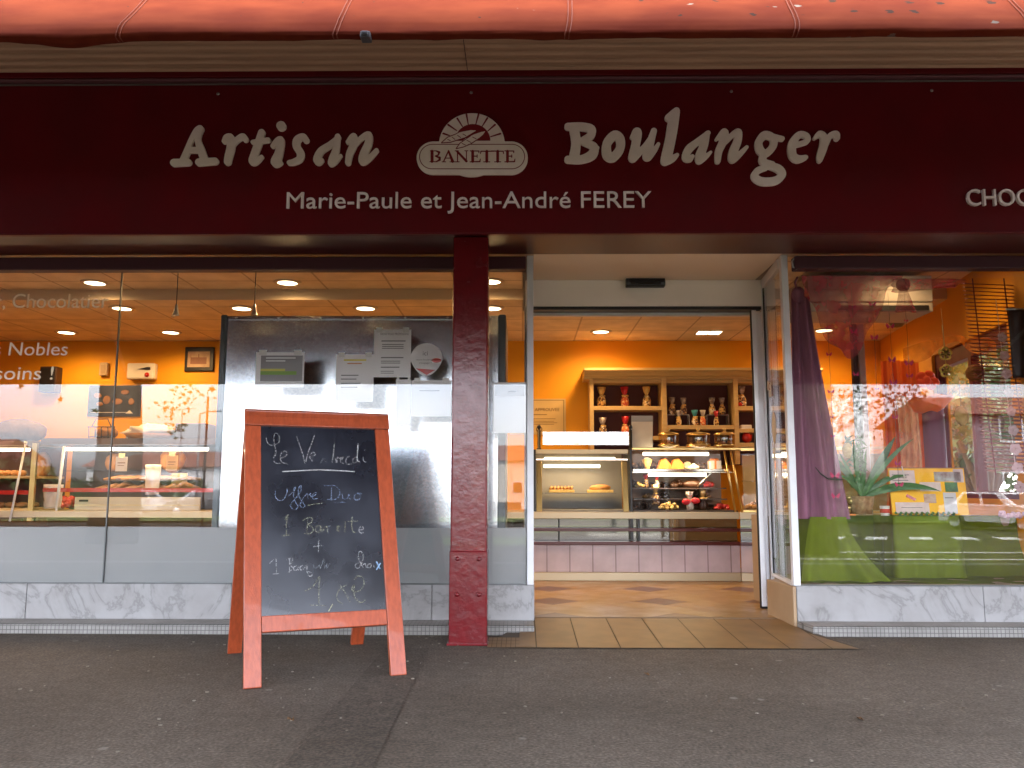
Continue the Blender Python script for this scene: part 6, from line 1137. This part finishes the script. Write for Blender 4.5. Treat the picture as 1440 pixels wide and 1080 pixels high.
for x, lb in ((2.2,'dark slim bollard mirrored in the counter front, nearest the grey case'),(2.95,'dark slim bollard mirrored in the counter front, middle one'),(4.6,'dark slim bollard mirrored in the counter front, nearest the door leaves')):
    t = thing('bollard', lb, 'bollard', (x,-9.2,-.12), group='bollards along the kerb'); MB().lathe([(.05,0),(.045,.85),(.055,.86),(.05,.92),(0,.95)],(0,0,0),12).build('bollard_post', m_black, t, local=True)
setting(MB().sheet(16,3,lambda u,v:(-3+9*u, -10.2-2.6*v, -.13+.05*math.sin(u*9)*math.sin(v*3.1)-.02*v)).build('grass_strip', grass), 'small green grass strip behind the bollards', 'grass', 'stuff')
m_tileroof = mat('roof_tiles', (.22,.09,.06), .8, col2=(.17,.07,.05), nscale=3)
def house(label, x, y, w_, d, h, rh, wc, floors, nwin):
    t = thing('house', label, 'house', (x,y,-.57)); m = mat('house_wall', wc, .8, col2=tuple(c*.9 for c in wc), nscale=1.5); f0 = y+d/2
    MB().box(x-w_/2,x+w_/2,y-d/2,f0,-.6,h).build('wall', m, t); MB().prism_x([(y-d/2-.4,h+.005),(f0+.4,h+.005),(y,h+rh)],x-w_/2-.4,x+w_/2+.4).build('roof', m_tileroof, t); bx('chimney', m, t, x+w_*.2,x+w_*.2+.6,y-.3,y+.3,h+rh*.5,h+rh+.6)
    for fl in range(floors):
        for k in range(nwin):
            cx = x-w_/2+w_*(k+.5)/nwin; z0 = -.57+1+fl*2.8; wf = bx('window', m_alu, t, cx-.6,cx+.6,f0,f0+.06,z0,z0+1.4); bx('pane', mat('dark_pane', (.03,.035,.04), .1) if 'dark_pane' not in bpy.data.materials else bpy.data.materials['dark_pane'], t, cx-.5,cx+.5,f0+.0605,f0+.07,z0+.1,z0+1.3)
    return t
house('long white low building with a rounded looking roof across the car park', -27,-75,26,10,2.9,1.6,(.62,.62,.62),1,7)
house('mauve fronted house with a tiled roof at the right across the car park', 33.5,-40,23,10,4.6,1.4,(.22,.165,.18),2,6)
house('cream house far across the car park, straight opposite the doorway', 3,-95,18,10,4.2,2.0,(.5,.45,.38),1,5)
house('grey house at the far left across the car park', -62,-80,18,10,4.0,2.0,(.45,.44,.42),1,5)
# cars
m_tyre = mat('tyre', (.015,.015,.015), .8); m_rim = mat('wheel_rim', (.4,.4,.42), .3, .8); m_win = mat('car_window', (.02,.025,.028), .08, spec=.8); m_hl = mat('headlight', (.6,.62,.65), .1, spec=.9); m_tl = mat('tail_light', (.4,.02,.02), .2)
def car(label, loc, rz, paint, estate=False):
    t = thing('parked_car', label, 'car', loc, rz, 'cars in the car park'); m = mat('car_paint', paint, .25, .1, coat=.6)
    L_, W_ = 4.1, .82
    prof = [(-2.05,.32),(2.02,.30),(2.08,.48),(2.02,.66),(1.80,.76),(1.05,.90),(-1.75,.96),(-2.02,.90),(-2.08,.6)]
    vs = []; fs = []; secs = [(-W_,.86),(-W_*1.0,.93),(-W_*.6,1.),(W_*.6,1.),(W_*1.0,.93),(W_,.86)]
    b = MB(); n = len(prof)
    for yy, k in secs: vs += [(x*(.985 if abs(yy)>=W_*.99 and k<.9 else 1), yy, z) for x, z in prof]
    vs = [(x*(k_), y, z) for (x, y, z), k_ in zip(vs, [kk for _, kk2 in secs for kk in [1-(1-kk2)*.25]*n])]
    for i in range(len(secs)-1):
        for j in range(n): fs.append((i*n+j, i*n+(j+1)%n, (i+1)*n+(j+1)%n, (i+1)*n+j))
    fs += [tuple(range(n-1,-1,-1)), tuple(range((len(secs)-1)*n, len(secs)*n))]
    b.add(vs, fs); b.build('body', m, t, local=True, bevel=.05, seg=3, merge=True)
    rear = -1.9 if estate else -1.55
    lo = [(1.0,.88),(rear,.93)]; hi = [(.30,1.40),(rear+.38,1.42)]
    c = MB(); A = [(lo[0][0],-.74,.88),(lo[1][0],-.74,.93),(lo[1][0],.74,.93),(lo[0][0],.74,.88)]; B = [(hi[0][0],-.58,1.40),(hi[1][0],-.58,1.42),(hi[1][0],.58,1.42),(hi[0][0],.58,1.40)]
    c.add(A+B, [(4,5,6,7),(0,1,5,4),(1,2,6,5),(2,3,7,6),(3,0,4,7)]); c.build('cabin', m, t, local=True, bevel=.06, seg=3)
    def win(nm, pts, nrm):
        mb = MB(); mb.add([tuple(Vector(p)+Vector(nrm)*.012) for p in pts], [(0,1,2,3)]); mb.build(nm, m_win, t, local=True)
    def lerp(i, j, u, v):   # on cabin face between A/B corners
        a = Vector(A[i])*(1-u)+Vector(A[j])*u; d = Vector(B[i])*(1-u)+Vector(B[j])*u; return a*(1-v)+d*v
    for i, j, us, nr, nm in ((0,1,(.16,.48),(0,-1,.25),'side_window'),(0,1,(.54,.90),(0,-1,.25),'side_window'),(2,3,(.1,.46),(0,1,.25),'side_window'),(2,3,(.52,.84),(0,1,.25),'side_window'),(3,0,(.07,.93),(.6,0,.6),'windscreen'),(1,2,(.08,.92),(-.6,0,.4),'rear_window')):
        win(nm, [lerp(i,j,us[0],.14),lerp(i,j,us[1],.14),lerp(i,j,us[1],.86),lerp(i,j,us[0],.86)], nr)
    for x in (1.28,-1.28):
        for s in (-1,1):
            w_ = MB().lathe([(.0,.0),(.2,.0),(.29,.0),(.31,.03),(.31,.17),(.29,.2),(0,.2)], (x, s*.84-(.1), .31), 20, 'y').build('wheel', m_tyre, t, local=True); MB().lathe([(0,.0),(.19,.0),(.2,.01),(.2,.02)] , (x, s*.84+(-.112 if s<0 else .108), .31), 18, 'y').build('rim', m_rim, w_, local=True)
    for s in (-1,1):
        MB().blob((1.97,s*.60,.64),(.10,.17,.07),7,0).build('headlight', m_hl, t, local=True); MB().blob((-2.03,s*.66,.74),(.05,.11,.15),7,0).build('tail_light', m_tl, t, local=True); MB().blob((.72,s*.86,.93),(.06,.09,.06),6,0).build('mirror', m, t, local=True)
    MB().box(2.055,2.085,-.34,.34,.50,.60).build('grille', m_black, t, local=True, bevel=.01); MB().box(2.06,2.09,-.4,.4,.34,.42).build('bumper_intake', m_black, t, local=True, bevel=.01); MB().box(2.086,2.095,-.26,.26,.43,.52).build('number_plate', m_whitebox, t, local=True); MB().box(-2.10,-2.085,-.26,.26,.52,.62).build('number_plate', m_whitebox, t, local=True)
    return t
gz = slope(-25)
car('white car pulling forward in front of the row of parked cars', (18.0,-25.8,gz), R(60), (.8,.8,.78)); car('pale green grey hatchback parked behind the white car', (20.6,-29.6,gz), R(175), (.46,.50,.46), True); car('white hatchback parked at the far right end of the row', (25.2,-30.2,gz), R(170), (.62,.63,.62), True)
car('silver car seen from behind in the left window reflection', (-21,-40,gz), R(-75), (.45,.47,.50)); car('dark grey car parked beside the silver one', (-17.2,-38.5,gz), R(150), (.05,.055,.065)); car('blue car parked near the left trees', (-33,-42,gz), R(20), (.10,.16,.28)); car('white estate car parked at the far left', (-40,-46,gz), R(10), (.6,.6,.6), True); car('white car parked opposite the doorway', (2,-44,gz), R(5), (.6,.6,.58)); car('red car parked left of the doorway, across the car park', (-8,-47,gz), R(0), (.3,.03,.03))
# camera and lens were set at the top; everything above stands where it is in the place
